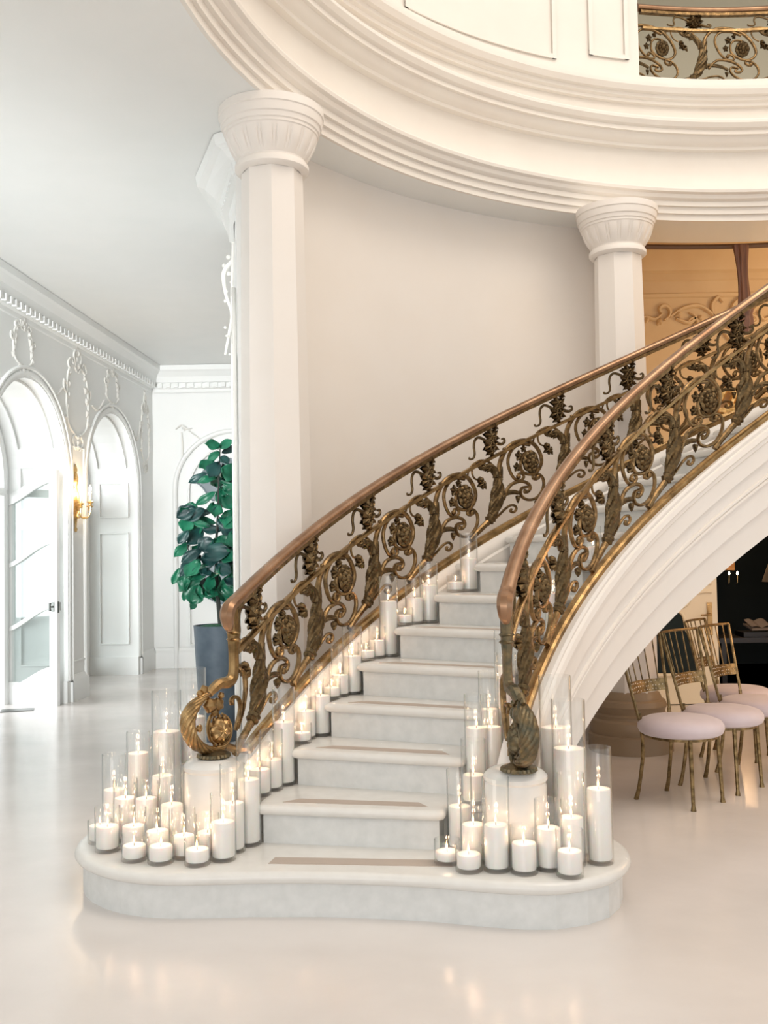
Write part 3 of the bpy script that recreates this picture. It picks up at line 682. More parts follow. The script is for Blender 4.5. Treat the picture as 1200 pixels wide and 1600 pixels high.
def step(i):
    z1 = .185+.17*(i-1); z0 = z1-.17; par = empty('step'); par.parent = stair
    nxt = riser_line(i+1 if i+1 in RIS else i, 0)[0] if i+1 in RIS else riser_line(i, -.35)[0]
    base, nrm = riser_line(i, 0)
    back = [(p[0]+nrm[0]*.03, p[1]+nrm[1]*.03) for p in nxt[::-1]]
    b = MB(); b.prism(base+back, z0-.02, z1-.045); b.build('riser', 'marbleriser', par, smooth=False)
    # tread with rounded nosing
    rows = []
    for k in range(7):
        a = -pi/2+pi*k/6; off = .012+.022*cos(a); z = z1-.0225+.0225*sin(a)
        L = riser_line(i, off)[0]; q = [L[0], L[1]]+roundcorner(L, 2, .035)+roundcorner(L, 3, .035)+[L[4], L[5]]
        rows.append([(x, y, z) for x, y in q])
    b = MB(); b.grid(rows); nt_ = len(rows[0]); top0 = len(b.v)-nt_
    nb = len(b.v); b.v += [(x, y, z1) for x, y in back]; b.f.append(tuple(range(top0, top0+nt_))+tuple(range(nb, nb+len(back))))
    b.build('tread', 'marble', par, ang=50)
    # grip strip inlaid near the nosing
    if i < 12:
        A = riser_line(i, -.035)[0]; B = riser_line(i, -.105)[0]
        def sh(P, Q, t): return (P[0]+(Q[0]-P[0])*t, P[1]+(Q[1]-P[1])*t)
        b = MB(); q = [sh(A[2], A[3], .06), sh(A[2], A[3], .97), sh(B[2], B[3], .97), sh(B[2], B[3], .06)]
        b.prism(q, z1-.002, z1+.0015); b.build('grip_strip', 'strip', par, smooth=False)
for i in range(2, 18): step(i)
# flared bottom step
front = [(-1.363, 4.52), (-1.345, 4.42), (-1.309, 4.335), (-1.255, 4.255), (-1.182, 4.178), (-1.10, 4.12), (-1.0, 4.075), (-.874, 4.051), (-.70, 4.05), (-.542, 4.055), (-.284, 4.043), (-.028, 4.008), (.173, 3.965), (.367, 3.905), (.51, 3.872), (.632, 3.866), (.764, 3.912), (.86, 3.985), (.925, 4.085), (.965, 4.20), (.97, 4.33), (.935, 4.45), (.86, 4.56)]
backl = [(.70, 4.72), (.35, 4.75), (0, 4.85), (-.35, 4.95), (-.62, 5.08), (-.85, 5.05), (-1.05, 4.99), (-1.2, 4.9), (-1.31, 4.76), (-1.36, 4.63)]
def offset_poly(P, d):
    n = len(P); o = []
    for i in range(n):
        a, b_, c = Vector(P[i-1]), Vector(P[i]), Vector(P[(i+1) % n]); e = ((b_-a).normalized()+(c-b_).normalized()).normalized()
        o.append((b_.x+e.y*d, b_.y-e.x*d))
    return o
s1 = empty('step'); s1.parent = stair
outl = front+backl
MB().prism(outl, 0, .145).build('riser', 'marbleriser', s1, smooth=False)
sm = crs2(outl+[outl[0]], 3)[:-1]; rows = []
for k in range(9):
    a = -pi/2+pi*k/8; rows.append([(x, y, .16+.025*sin(a)) for x, y in offset_poly(sm, .010+.026*cos(a))])
b = MB(); b.grid(rows, cv=True, cap=True); b.build('tread', 'marble', s1, ang=50)
q = [(-.50, 4.135), (.25, 4.055), (.25, 4.14), (-.48, 4.22)]
MB().prism(q, .183, .1865).build('grip_strip', 'strip', s1, smooth=False)
# strings: outer and inner curbs and the fascia under the inner rail
def sweep(path, prof, t0_, t1_, n, name, m, parent, cap=True, closed=True, zmin=None, ang=30):
    b = MB(); rows = []
    for k in range(n+1):
        t = t0_+(t1_-t0_)*k/n; ring = []
        for rho, v in prof:
            p = path(t, v, rho)
            if zmin is not None and p.z < zmin: p.z = zmin
            ring.append(p)
        rows.append(ring)
    b.grid(rows, cv=closed, cap=cap); return b.build(name, m, parent, ang=ang)
sweep(PO, [(-.055, -.45), (-.055, .02), (-.058, .035), (-.05, .05), (-.058, .07), (-.058, .10), (-.05, .115), (-.04, .135), (.05, .135), (.06, .10), (.06, -.45)], 15.5, 112, 90, 'outer_string', 'paint', stair, zmin=.18)
sweep(PO, [(.045, -3), (.045, .05), (.065, .05), (.065, -3)], 17, 69, 50, 'outer_stair_wall', 'paint', stair, zmin=0)
sweep(PI_, [(.07, -.5), (.07, .08), (.06, .11), (.045, .135), (-.055, .135), (-.065, .12), (-.06, .10), (-.075, .09), (-.08, .06), (-.07, .05), (-.07, .03), (-.06, .02), (-.06, -.075), (-.04, -.08), (-.04, -.155), (-.055, -.16), (-.055, -.172), (-.045, -.178), (-.055, -.185), (-.055, -.197), (-.04, -.2), (-.04, -.335), (-.02, -.34), (-.01, -.5)], 23, 112, 110, 'inner_string', 'paint', stair, zmin=.0, ang=20)
# soffit under the flight
b = MB(); rows = []
for k in range(81):
    t = 28+(112-28)*k/80; a = PI_(t, -.42, .05); c = PO(t, -.42, .03); rows.append([Vector((a.x, a.y, max(a.z, .01))), Vector((c.x, c.y, max(a.z, .01)))])
b.grid(rows).build('soffit', 'paint', stair)
# solid base of the inner string down to the floor where it lands
b = MB(); rows = []
for k in range(25):
    t = 18+(37-18)*k/24; top = PI_(t, .06 if t < 23 else -.30, 0).z; pa = PI_(t, 0, -.052); pb = PI_(t, 0, .066)
    tz = PI_(t, .12, 0).z if t < 24 else PI_(t, -.2, 0).z
    fl = 0 if t < 31 else (t-31)**1.6*.012
    rows.append([Vector((pa.x, pa.y, fl)), Vector((pa.x, pa.y, tz)), Vector((pb.x, pb.y, tz)), Vector((pb.x, pb.y, fl))])
b.grid(rows, cv=True, cap=True).build('string_foot', 'paint', stair)

# pedestals
def pedestal(loc, r, label):
    o = MB().lathe([(0, 0), (r+.012, 0), (r+.012, .03), (r+.004, .045), (r, .05), (r, .05), (r, .30), (r-.004, .315), (r+.004, .325), (r+.004, .34), (r-.006, .352), (r-.02, .362), (r-.035, .368), (0, .37)], seg=48).build('pedestal', 'marble')
    o.location = loc; tag(o, label, 'pedestal'); return o
PED1 = (-.786, 4.46); PED2 = (.5235, 4.155); ZP = .555
pedestal((*PED1, .185), .118, 'round marble pedestal under the left railing scroll')
pedestal((*PED2, .185), .127, 'round marble pedestal under the right railing scroll')

# ------------------------------------------------------------------ wrought brass balustrades
MOT = {"ringout": [[-.466, .485], [-.471, .544], [-.428, .598], [-.347, .639], [-.234, .653], [-.085, .637], [.036, .593], [.122, .527], [.163, .458], [.131, .412], [.056, .393], [-.042, .409], [-.127, .448], [-.148, .497], [-.13, .534], [-.081, .553], [.003, .547]],
       "ringin": [[-.009, .591], [-.133, .623], [-.244, .623], [-.316, .592], [-.335, .543], [-.3, .477], [-.239, .423], [-.162, .394], [-.105, .402], [-.121, .429], [-.175, .441], [-.183, .425]],
       "scroll1": [[-.42, .33], [-.368, .371], [-.303, .397], [-.208, .396], [-.115, .378], [-.039, .346], [-.012, .313], [-.048, .298], [-.095, .305], [-.086, .321]],
       "scroll2": [[-.055, .329], [-.133, .34], [-.158, .314], [-.121, .276], [-.028, .24], [.077, .23], [.153, .252], [.187, .291], [.172, .337], [.114, .374], [.047, .388], [.032, .368], [.075, .35], [.098, .359]],
       "branch": [[-.46, .34], [-.425, .355], [-.337, .355], [-.243, .339], [-.181, .319]],
       "lowscroll": [[-.66, .225], [-.617, .233], [-.504, .246], [-.391, .266], [-.311, .27], [-.248, .253], [-.226, .227], [-.266, .216], [-.313, .233], [-.296, .244]],
       "tick": [[-.337, .643], [-.37, .632], [-.389, .645]],
       "stem": [[-.93, .195], [-.85, .216], [-.76, .229], [-.685, .241], [-.619, .252]],
       "stalk": [[-.619, .253], [-.557, .3], [-.514, .357], [-.492, .413], [-.497, .468], [-.515, .515], [-.565, .559], [-.63, .585], [-.696, .59], [-.754, .605], [-.806, .637]],
       "stalkbr": [[-.50, .38], [-.485, .44], [-.466, .50], [-.455, .55]],
       "hook": [[-.501, .512], [-.557, .572], [-.636, .619], [-.738, .648], [-.826, .651], [-.88, .629], [-.881, .593], [-.847, .559], [-.795, .539]],
       "hookstem": [[-.956, .6], [-.925, .633], [-.871, .651], [-.782, .655]],
       "ustem": [[-.928, .708], [-.914, .693], [-.862, .688], [-.838, .71], [-.848, .754], [-.834, .79], [-.782, .801], [-.709, .777], [-.651, .747]],
       "leaftail": [[-.52, .712], [-.494, .705], [-.431, .686], [-.383, .69], [-.389, .712], [-.422, .716]]}
def blob(b, mp, u, v, sx, sy, outline, height, off=0, two=True, nr=6, nj=40, rot=0):
    """polar relief centred on a rail-surface point; sx, sy half sizes in metres along the rail and upward"""
    c = mp(u, v, off); X = (mp(u+.02, v, off)-mp(u-.02, v, off)); X.z = 0; X.normalize(); Z = Vector((0, 0, 1)); N = X.cross(Z)
    for s in ((1, -1) if two else (1,)):
        rows = []
        for k in range(nr+1):
            rho = k/nr; ring = []
            for j in range(nj):
                ph = 2*pi*j/nj; R = outline(ph)*rho; h = height(rho, ph)
                x, y = R*cos(ph+rot)*sx, R*sin(ph+rot)*sy
                ring.append(c+X*x+Z*y+N*(h*s))
            rows.append(ring)
        b.grid(rows, cv=True)
def ros_h(rho, ph):
    if rho < .26: return .030+.012*sqrt(max(0, 1-(rho/.26)**2))
    if rho < .62: return .022+.010*abs(cos(4*ph))*sin(pi*(rho-.26)/.36)
    return .006+.014*abs(cos(4*ph+pi/4))*sin(pi*min(1, (rho-.55)/.45))
def leaf_out(n=5, amp=.3): return lambda ph: .75+amp*cos(n*ph)+.08*cos(3*n*ph)
def motif(mp, cell, parent, tk=1.0, parts=('all',), uz=1.0):
    """mp(u, v, rho) maps motif coordinates to space; cell = metres per unit u"""
    def curve(key, w0, w1, d0, d1, n=6, b=None, rho=0, bulb=False, mb=None, m='brass', upper=False):
        L = [(u, .632+(v-.632)*uz if v > .632 and upper else v) for u, v in MOT[key]]
        q = crs2(L, n); P = [mp(u, v, rho) for u, v in q]; N = []
        for u, v in q:
            nn = mp(u, v, 1)-mp(u, v, 0); N.append(nn.normalized())
        k = len(P)
        mb.bar(P, N, [(w0+(w1-w0)*i/(k-1))*tk for i in range(k)], [(d0+(d1-d0)*i/(k-1))*tk for i in range(k)])
        if bulb:
            e = P[-1]; r = w1*1.05*tk
            mb.lathe([(r*sin(pi*i/6), -r*cos(pi*i/6)) for i in range(7)], e, 10)
    b = MB()
    curve('ringout', .026, .014, .026, .018, mb=b); curve('ringin', .018, .014, .022, .018, mb=b, bulb=True)
    curve('scroll1', .020, .016, .024, .018, mb=b); curve('scroll2', .016, .016, .024, .020, mb=b, bulb=True)
    curve('lowscroll', .012, .014, .018, .018, mb=b); curve('stem', .030, .030, .028, .028, mb=b)
    curve('hook', .014, .009, .014, .010, mb=b); curve('hookstem', .009, .009, .010, .010, mb=b); curve('tick', .010, .010, .012, .012, mb=b, bulb=True)
    sw = b.build('scrollwork', 'brass', parent)
    # leafy stalk with spiralling ridges
    b = MB(); L = crs2(MOT['stalk'], 8); n = len(L); sec = [(cos(2*pi*j/30), sin(2*pi*j/30)) for j in range(30)]
    def stalkbar(L, wf):
        P = [mp(u, v, 0) for u, v in L]; N = [(mp(u, v, 1)-mp(u, v, 0)).normalized() for u, v in L]; k = len(L)
        w = [wf(i/(k-1)) for i in range(k)]
        b.bar(P, N, [x*tk for x in w], [x*.8*tk for x in w], sec, lambda i, j: 1+.20*cos(5*(2*pi*j/30)+i*.5))
    stalkbar(L, lambda t: .034+.040*sin(pi*min(1, t*2.3))*(t < .44)+(.0 if t < .44 else .016)*(1-(t-.44)/.56)-.020*max(0, t-.44)/.56)
    stalkbar(crs2(MOT['stalkbr'], 6), lambda t: .046-.016*t); stalkbar(crs2(MOT['branch'], 6), lambda t: .030-.010*t)
    for du, dv, w in ((-.66, .255, .05), (-.60, .262, .046)):
        pass
    c0, c1 = mp(-.655, .246, 0), mp(-.585, .262, 0)
    Pn = [(mp(-.62, .25, 1)-mp(-.62, .25, 0)).normalized()]*5
    b.bar([c0.lerp(c1, t) for t in (0, .25, .5, .75, 1)], Pn, [.036*tk, .058*tk, .046*tk, .060*tk, .044*tk], [.034*tk, .05*tk, .042*tk, .052*tk, .04*tk])
    for (u, v, s_, r_o) in ((-.70, .60, .030, .3), (-.63, .575, .028, -.4), (-.455, .47, .020, .8), (-.46, .41, .022, .9)):
        blob(b, mp, u, v, s_*1.2*tk, s_*tk, leaf_out(4, .16), lambda rho, ph: (.016*(1-rho**2)+.004*cos(6*ph)*rho)*tk, nr=4, nj=24, rot=r_o)
    b.build('acanthus_stalk', 'brassdark', parent)
    b = MB(); blob(b, mp, 0, .482, .056*tk, .066*tk, lambda ph: .93+.07*abs(cos(4*ph)), lambda r, p: ros_h(r, p)*tk, nr=9, nj=48)
    for (u, v, s_) in ((-.17, .555, .030), (-.205, .49, .026), (-.10, .585, .020)):
        blob(b, mp, u, v, s_*tk, s_*1.2*tk, leaf_out(5, .17), lambda rho, ph: (.018*(1-rho**2)+.005*cos(5*ph)*rho)*tk, nr=4, nj=26, rot=.4)
    b.build('rosette', 'brassdark', parent)
    b = MB(); blob(b, mp, -.745, .505, .034*tk, .034*tk, leaf_out(5, .2), lambda rho, ph: (.020*(1-rho**2)+.006*cos(5*ph)*rho)*tk, nr=5, nj=30)
    blob(b, mp, -.70, .485, .022*tk, .026*tk, leaf_out(3, .3), lambda rho, ph: .014*(1-rho**2)*tk, nr=4, nj=20, rot=-.9)
    blob(b, mp, -.76, .535, .018*tk, .018*tk, lambda ph: .9, lambda rho, ph: .022*(1-rho**2)*tk, nr=4, nj=16)
    b.build('flower', 'brassdark', parent)
    b = MB(); blob(b, mp, -.199, .288, .018*tk, .028*tk, leaf_out(3, .2), lambda rho, ph: .018*(1-rho**2)*tk, nr=4, nj=18, rot=.5); b.build('bud', 'brassdark', parent)
    b = MB(); curve('ustem', .010, .016, .012, .014, mb=b, bulb=False, upper=True, m='brass')
    curve('leaftail', .020, .010, .020, .012, mb=b, upper=True)
    vz = lambda v: .632+(v-.632)*uz
    for (u, v, sx, sy, r_o) in ((-.60, .775, .036, .042, .5), (-.545, .76, .030, .034, -.3), (-.62, .715, .034, .038, 1.2), (-.555, .70, .032, .034, 2.0), (-.585, .742, .030, .034, 0), (-.60, .672, .028, .022, .2), (-.53, .815, .018, .022, .8)):
        blob(b, mp, u, vz(v), sx*(1.3 if uz == 1 else 1.7)*tk, sy*1.25*tk*(uz if uz < 1 else 1), leaf_out(5, .19), lambda rho, ph: (.020*(1-rho**2)+.007*cos(5*ph)*rho+.004)*tk, nr=5, nj=30, rot=r_o)
    b.build('vine_leaf', 'brassdark', parent)

def balustrade(path, t0_, t1_, ros, per, name, label, vh=.86, vmid=.632, vch=.165, tk=1.0, uz=1.0, chan=True, tstart=None):
    root = empty(name, (0, 0, 0)); tag(root, label, 'railing', 'brass stair and gallery railings')
    for k, tr in enumerate(ros):
        mp = lambda u, v, rho, tr=tr: path(tr+u*per, v, rho)
        motif(mp, 1, root, tk, uz=uz)
    n = 110
    hp = [(-.028, -.016), (-.034, 0), (-.030, .014), (-.018, .024), (0, .028), (.018, .024), (.030, .014), (.034, 0), (.028, -.016), (.014, -.02), (-.014, -.02)]
    sweep(path, [(a, vh+b_) for a, b_ in hp], t0_, t1_, n, 'handrail', 'copper', root, ang=40)
    sweep(path, [(-.020, vh-.042), (-.020, vh-.020), (.020, vh-.020), (.020, vh-.042)], t0_+.4, t1_, n, 'rail_bar', 'brass', root)
    sweep(path, [(-.017, vmid-.010), (-.017, vmid+.008), (-.010, vmid+.012), (.010, vmid+.012), (.017, vmid+.008), (.017, vmid-.010)], t0_+.6, t1_, n, 'middle_rail', 'brasslight', root)
    if chan: sweep(path, [(-.026, vch-.03), (-.026, vch-.005), (-.014, vch+.004), (-.010, vch+.016), (.010, vch+.016), (.014, vch+.004), (.026, vch-.005), (.026, vch-.03)], t0_+2.0, t1_, n, 'bottom_rail', 'brasslight', root)
    return root
outer = balustrade(PO, 16.6, 112, [25.6+9.4*k for k in range(10)], 9.4, 'stair_railing', 'outer brass scroll railing climbing along the curved wall', tk=1.17)
inner = balustrade(PI_, 18.0, 112, [33.3+13.1*k for k in range(7)], 13.1, 'stair_railing', 'inner brass scroll railing in front, above the white arch', tk=1.08)
def PU(t, v, rho=0):
    a = RD(t); r = 3.76+rho; return Vector((CR[0]-r*cos(a), CR[1]+r*sin(a), 4.86+v))
upper = balustrade(PU, 78.6, 117.5, [81.7, 91.45, 101.2, 110.95], 9.75, 'gallery_railing', 'short brass scroll railing in the upper gallery opening', vh=.79, tk=1.0, uz=.62, chan=False)

# newels: scrolled brass ends standing on the pedestals
def newel(post, dirv, root, m, mcap, path, t0_, ztop, scl=1.0, flip=1, dz=0):
    d = Vector((dirv[0], dirv[1], 0)).normalized(); N = Vector((d.y, -d.x, 0))*flip; o0 = Vector((post[0], post[1], dz))
    def mp(s, z, h=0): return o0+d*(s*scl)+Vector((0, 0, z))+N*h
    nw = empty('newel_scroll'); nw.parent = root
    def bar(L, w, dp, mb, n=6, sec=None, tw=None):
        q = crs2(L, n); P = [mp(*a) for a in q]; k = len(P); Nn = [N]*k
        wi = np.interp(np.linspace(0, 1, k), np.linspace(0, 1, len(w)), w) if hasattr(w, '__len__') else [w]*k
        di = np.interp(np.linspace(0, 1, k), np.linspace(0, 1, len(dp)), dp) if hasattr(dp, '__len__') else [dp]*k
        mb.bar(P, Nn, [float(x) for x in wi], [float(x) for x in di], sec, tw)
    b = MB()
    bar([(-.012, ztop-.02), (-.016, 1.10), (-.016, 1.01), (-.016, .94), (-.008, .898), (.02, .878), (.066, .876), (.10, .862), (.135, .838)], [.050, .058, .050, .050, .052, .052, .046, .04, .034], [.05, .046, .036, .036, .04, .046, .05, .05, .04], b)
    b.lathe([(.026, 0), (.034, .008), (.026, .016)], mp(-.016, 1.06), 14); b.lathe([(.026, 0), (.034, .008), (.026, .016)], mp(-.016, 1.09), 14)
    b.build('newel_post', mcap, nw)
    # big leafy crescent
    b = MB(); sec = [(cos(2*pi*j/48), sin(2*pi*j/48)) for j in range(48)]
    bar([(.147, .838), (.189, .816), (.222, .792), (.247, .757), (.254, .72), (.248, .688), (.236, .659), (.208, .627), (.171, .604), (.138, .592), (.095, .586), (.061, .595), (.035, .613), (.015, .646), (.012, .681), (.029, .719), (.059, .741)],
        [.028, .036, .048, .056, .056, .054, .052, .050, .044, .038, .032, .028, .024, .020, .016, .013, .010], [.03, .05, .066, .072, .074, .074, .072, .07, .064, .056, .05, .044, .036, .03, .026, .02, .014], b, 10, sec, lambda i, j: 1+.24*abs(cos(4*(2*pi*j/48)+i*.32))**.7-.15)
    b.build('leaf_crescent', m, nw)
    # medallion on both sides
    b = MB(); c = mp(.075, .668)
    for s in (1, -1):
        rows = []
        for k in range(9):
            rho = k/8; ring = []
            for j in range(44):
                ph = 2*pi*j/44; R = .054*rho; h = (.034*(1-rho**2)**.6+.006*cos(6*ph+rho*5)*rho+.004*cos(11*ph)*rho)
                ring.append(c+d*(R*cos(ph))+Vector((0, 0, R*1.12*sin(ph)))+N*(s*h))
            rows.append(ring)
        b.grid(rows, cv=True)
    for j in range(12):
        ph = 2*pi*j/12; pc = c+d*(.056*cos(ph))+Vector((0, 0, .063*sin(ph))); r = .011
        b.lathe([(r*sin(pi*i/5), -r*cos(pi*i/5)) for i in range(6)], pc, 8)
    for (s_, z_, r) in ((.127, .788, .034), (.082, .785, .030), (.062, .823, .016), (.195, .695, .014), (.16, .86, .02), (.185, .845, .016), (.10, .755, .022)):
        pc = mp(s_, z_)
        rows = []
        for k in range(7):
            t = pi*k/6; ring = []
            for j in range(20):
                ph = 2*pi*j/20; rr2 = r*sin(t)*(1+.12*cos(5*ph)); ring.append(pc+d*(rr2*cos(ph))+Vector((0, 0, rr2*sin(ph)))+N*(-r*.8*cos(t)))
            rows.append(ring)
        b.grid(rows, cv=True)
    bar([(.235, .70), (.205, .695), (.185, .705), (.18, .69), (.19, .68)], .012, .014, b); bar([(.11, .75), (.13, .73), (.14, .69), (.13, .64), (.10, .61)], .010, .02, b)
    b.build('medallion', m, nw)
    b = MB(); pc = mp(.108, ZP)
    b.lathe([(0, 0), (.066, 0), (.074, .006), (.070, .018), (.052, .026), (.03, .034), (0, .036)], pc, 48, mod=lambda a, z: 1+.04*cos(24*a)); b.build('foot_plate', 'patina', nw)
    b = MB(); bar([(-.044, .921), (-.057, .923), (-.079, .899), (-.085, .844), (-.078, .79), (-.066, .74), (-.045, .692), (-.031, .661)], [.022, .022, .022, .02, .016, .012, .01, .01], .026, b)
    bar([(-.002, .773), (.002, .795), (-.02, .807), (-.042, .794), (-.053, .756), (-.045, .721), (-.032, .686), (-.022, .655)], [.018, .018, .016, .016, .014, .014, .012, .01], .026, b); b.build('side_scroll', 'brass', nw)
    # cap where the handrail turns down
    b = MB(); e0 = path(t0_+.5, .86); e1 = path(t0_, .86); dirn = (e1-e0); dirn.z = 0; dirn.normalize()
    P = [e0, e1, e1+dirn*.03+Vector((0, 0, -.018)), e1+dirn*.045+Vector((0, 0, -.05)), e1+dirn*.038+Vector((0, 0, -.09)), e1+dirn*.024+Vector((0, 0, -.118))]
    PP, ww = crs(P, [.062, .064, .066, .064, .052, .030], 5); b.bar(PP, [Vector((-dirn.y, dirn.x, 0))]*len(PP), [x*.86 for x in ww], ww); b.build('rail_end', 'copper', nw)
    # bars closing the railing down to the pedestal
    b = MB(); c0 = path(t0_+4.2, .15); c1 = path(t0_+2.0, .155); foot = mp(.05, .60)
    b.bar([c0, c1, c1.lerp(foot, .5)+Vector((0, 0, -.012)), foot], [N]*4, [.034]*4, [.04]*4); b.build('rail_foot', 'brasslight', nw)
po = PO(16.6, .86); newel((po.x-.004, po.y-.01), (PED1[0]-po.x, PED1[1]-po.y), outer, 'brasslight', 'brasslight', PO, 16.6, po.z, 1.0)
pi2 = PI_(18.0, .86); newel((pi2.x+.0, pi2.y-.01), (.2, -.98), inner, 'patina', 'patina', PI_, 18.0, pi2.z, .95, dz=.0)

# ------------------------------------------------------------------ candles in glass cylinders
def make_candle(r, h, hw, name='pillar_candle'):
    root = empty(name)
    g = MB(); g.lathe([(r-.0025, .016), (r, .014), (r, .004)], seg=32)
    g.v = []; g.f = []
    g.lathe([(r, .016), (r, h-.002), (r-.0012, h), (r-.0028, h-.002), (r-.0028, .016)], seg=32).build('glass_cylinder', 'glass', root)
    MB().lathe([(0, 0), (r-.004, 0), (r, .004), (r, .0155), (0, .0155)], seg=32).build('glass_base', 'glassbase', root)
    rw = r-.0065; top = hw
    MB().lathe([(0, .017), (rw-.003, .017), (rw, .022), (rw, top-.006), (rw-.002, top-.001), (rw-.007, top), (rw*.55, top-.003), (rw*.3, top-.005), (0, top-.005)], seg=28).build('wax', 'wax', root)
    MB().tube([(0, 0, top-.006), (.001, 0, top+.006), (.003, 0, top+.012)], .0013, 6).build('wick', 'wick', root)
    fl = MB().lathe([(0, .007), (.0032, .010), (.0046, .016), (.0040, .023), (.0024, .030), (.0009, .037), (0, .042)], (.002, 0, top), 10).build('flame', 'flame', root)
    point('flame_light', (.002, 0, top+.026), .12, (1, .64, .40), .008, root)
    return root
CAND = [[-1.288, 4.483, .185, .054, .1, .077], [-1.219, 4.354, .185, .054, .19, .108], [-1.068, 4.214, .185, .054, .109, .065], [-.948, 4.171, .185, .054, .109, .073], [-.791, 4.142, .185, .054, .106, .065], [-.693, 4.2, .185, .054, .276, .159], [-.867, 4.241, .185, .05, .204, .094], [-.989, 4.291, .185, .054, .183, .101], [-1.11, 4.37, .185, .054, .18, .103], [-.949, 4.395, .185, .054, .354, .186], [-.775, 4.288, .185, .05, .168, .093], [-.671, 4.315, .185, .054, .371, .207], [-.615, 4.411, .185, .054, .468, .285], [-1.259, 4.61, .185, .054, .365, .205], [-1.178, 4.733, .185, .054, .444, .345], [-1.183, 4.517, .185, .054, .272, .189], [-1.066, 4.833, .185, .07, .619, .426], [-1.027, 4.575, .185, .054, .453, .272], [-.962, 4.933, .185, .07, .714, .478], [-1.079, 4.477, .185, .054, .265, .194],  # positions and sizes computed from image pixels, overlapping ones nudged apart
        [-.59, 4.592, .355, .054, .238, .119], [-.546, 4.694, .355, .054, .278, .141], [-.497, 4.794, .355, .054, .462, .298], [-.422, 4.927, .525, .049, .097, .053], [-.411, 5.035, .525, .054, .242, .141], [-.341, 5.121, .525, .054, .366, .204], [-.288, 5.215, .695, .047, .106, .061], [-.247, 5.305, .695, .049, .273, .114], [-.185, 5.391, .695, .054, .362, .204], [-.109, 5.464, .865, .049, .098, .054], [-.051, 5.565, .865, .048, .176, .101], [.015, 5.647, .865, .054, .454, .313], [.109, 5.7, 1.035, .046, .1, .059], [.167, 5.791, 1.035, .054, .263, .151], [.254, 5.86, 1.035, .054, .359, .221], [.424, 6.022, 1.205, .054, .1, .063], [.512, 6.076, 1.205, .054, .358, .202],
        [.233, 4.102, .185, .054, .098, .051], [.312, 3.999, .185, .054, .104, .069], [.343, 4.114, .185, .054, .266, .153], [.423, 4.0, .185, .054, .368, .181], [.527, 3.962, .185, .054, .184, .119], [.63, 4.004, .185, .054, .275, .164], [.697, 3.915, .185, .054, .181, .099], [.731, 4.05, .185, .054, .368, .192], [.849, 4.075, .185, .054, .464, .298], [.755, 4.2, .185, .07, .638, .437], [.728, 4.355, .185, .07, .72, .497], [.3, 4.295, .185, .054, .336, .182], [.37, 4.381, .355, .054, .278, .124], [.4, 4.539, .355, .054, .448, .3], [.473, 4.574, .355, .05, .441, .296], [.476, 4.71, .525, .048, .361, .185], [.566, 4.745, .525, .046, .442, .322], [.566, 4.84, .695, .046, .371, .201], [.85, 5.053, 1.035, .046, .266, .198], [1.14, 5.46, 1.375, .048, .2, .09]]
CLAB = ['low candle at the far left rim of the bottom step', 'short candle at left, second in from the rim of the bottom step', 'low candle at the left end of the front row on the bottom step', 'low candle in the middle of the left front row of three', 'low candle at the right end of the left front row of three', 'mid-height candle at the right front of the left cluster',
        'narrow short candle behind the last two low ones of the left front row', 'short candle right behind the middle one of the left front row', 'short candle right behind the first one of the left front row', 'tall candle directly before the left of the left pedestal', 'small candle before the middle of the left pedestal', 'tall candle before the right side of the left pedestal', 'very tall candle against the second riser, right of the left pedestal',
        'tall half-filled candle at the outer left of the left cluster', 'tall nearly full candle behind the outer left cylinder', 'mid-height candle between the two outer left tall ones', 'wide extra-tall candle left of the left pedestal', 'very tall candle before the wide extra-tall one at left', 'widest and tallest glass behind the left pedestal', 'nearly full mid-height candle deep inside the left cluster',
        'front candle of the three on the second step, left', 'middle candle of the three on the second step, left', 'very tall rear candle on the second step, left', 'low front candle on the third step, left', 'middle candle on the third step, left', 'tall rear candle on the third step, left', 'low front candle on the fourth step, left', 'middle candle on the fourth step, left', 'tall rear candle on the fourth step, left', 'low front candle on the fifth step, left', 'short middle candle on the fifth step, left', 'very tall rear candle on the fifth step, left', 'low front candle on the sixth step, left', 'middle candle on the sixth step, left', 'tall rear candle on the sixth step, left', 'low candle on the seventh step, left', 'tall candle on the seventh step, highest of the left line',
        'low candle at the left end of the right cluster', 'low candle in front, second from left of the right cluster', 'mid-height candle behind the two low ones at right', 'tall candle before the left of the right pedestal', 'short candle before the middle of the right pedestal', 'mid-height candle before the right side of the right pedestal', 'short candle at the very front right', 'tall half-filled candle behind the front right short one', 'very tall thin candle at the right rim of the bottom step', 'wide extra-tall candle right of the right pedestal', 'widest and tallest glass behind the right pedestal by the arch foot', 'tall candle at the left back of the right cluster',
        'shorter candle of the three on the second step, right', 'very tall candle on the second step, right, left of its pair', 'very tall candle on the second step, right, nearest the newel', 'tall candle on the third step, right, left of its pair', 'very tall candle on the third step, right, behind the newel', 'tall candle on the fourth step behind the right newel', 'candle on the sixth step seen through the inner railing', 'topmost candle seen through the inner railing']
GRP = ['candles of the left bottom cluster']*20+['candles lining the left side of the stair']*17+['candles of the right bottom cluster']*12+['candles lining the right side of the stair']*8
protos = {}
for i, (x, y, z, r, h, hw) in enumerate(CAND):
    o = make_candle(r, h, hw); o.location = (x, y, z+.0005); o.rotation_euler = (0, 0, random.uniform(0, 6.28)); tag(o, 'white '+CLAB[i], 'candle', GRP[i])

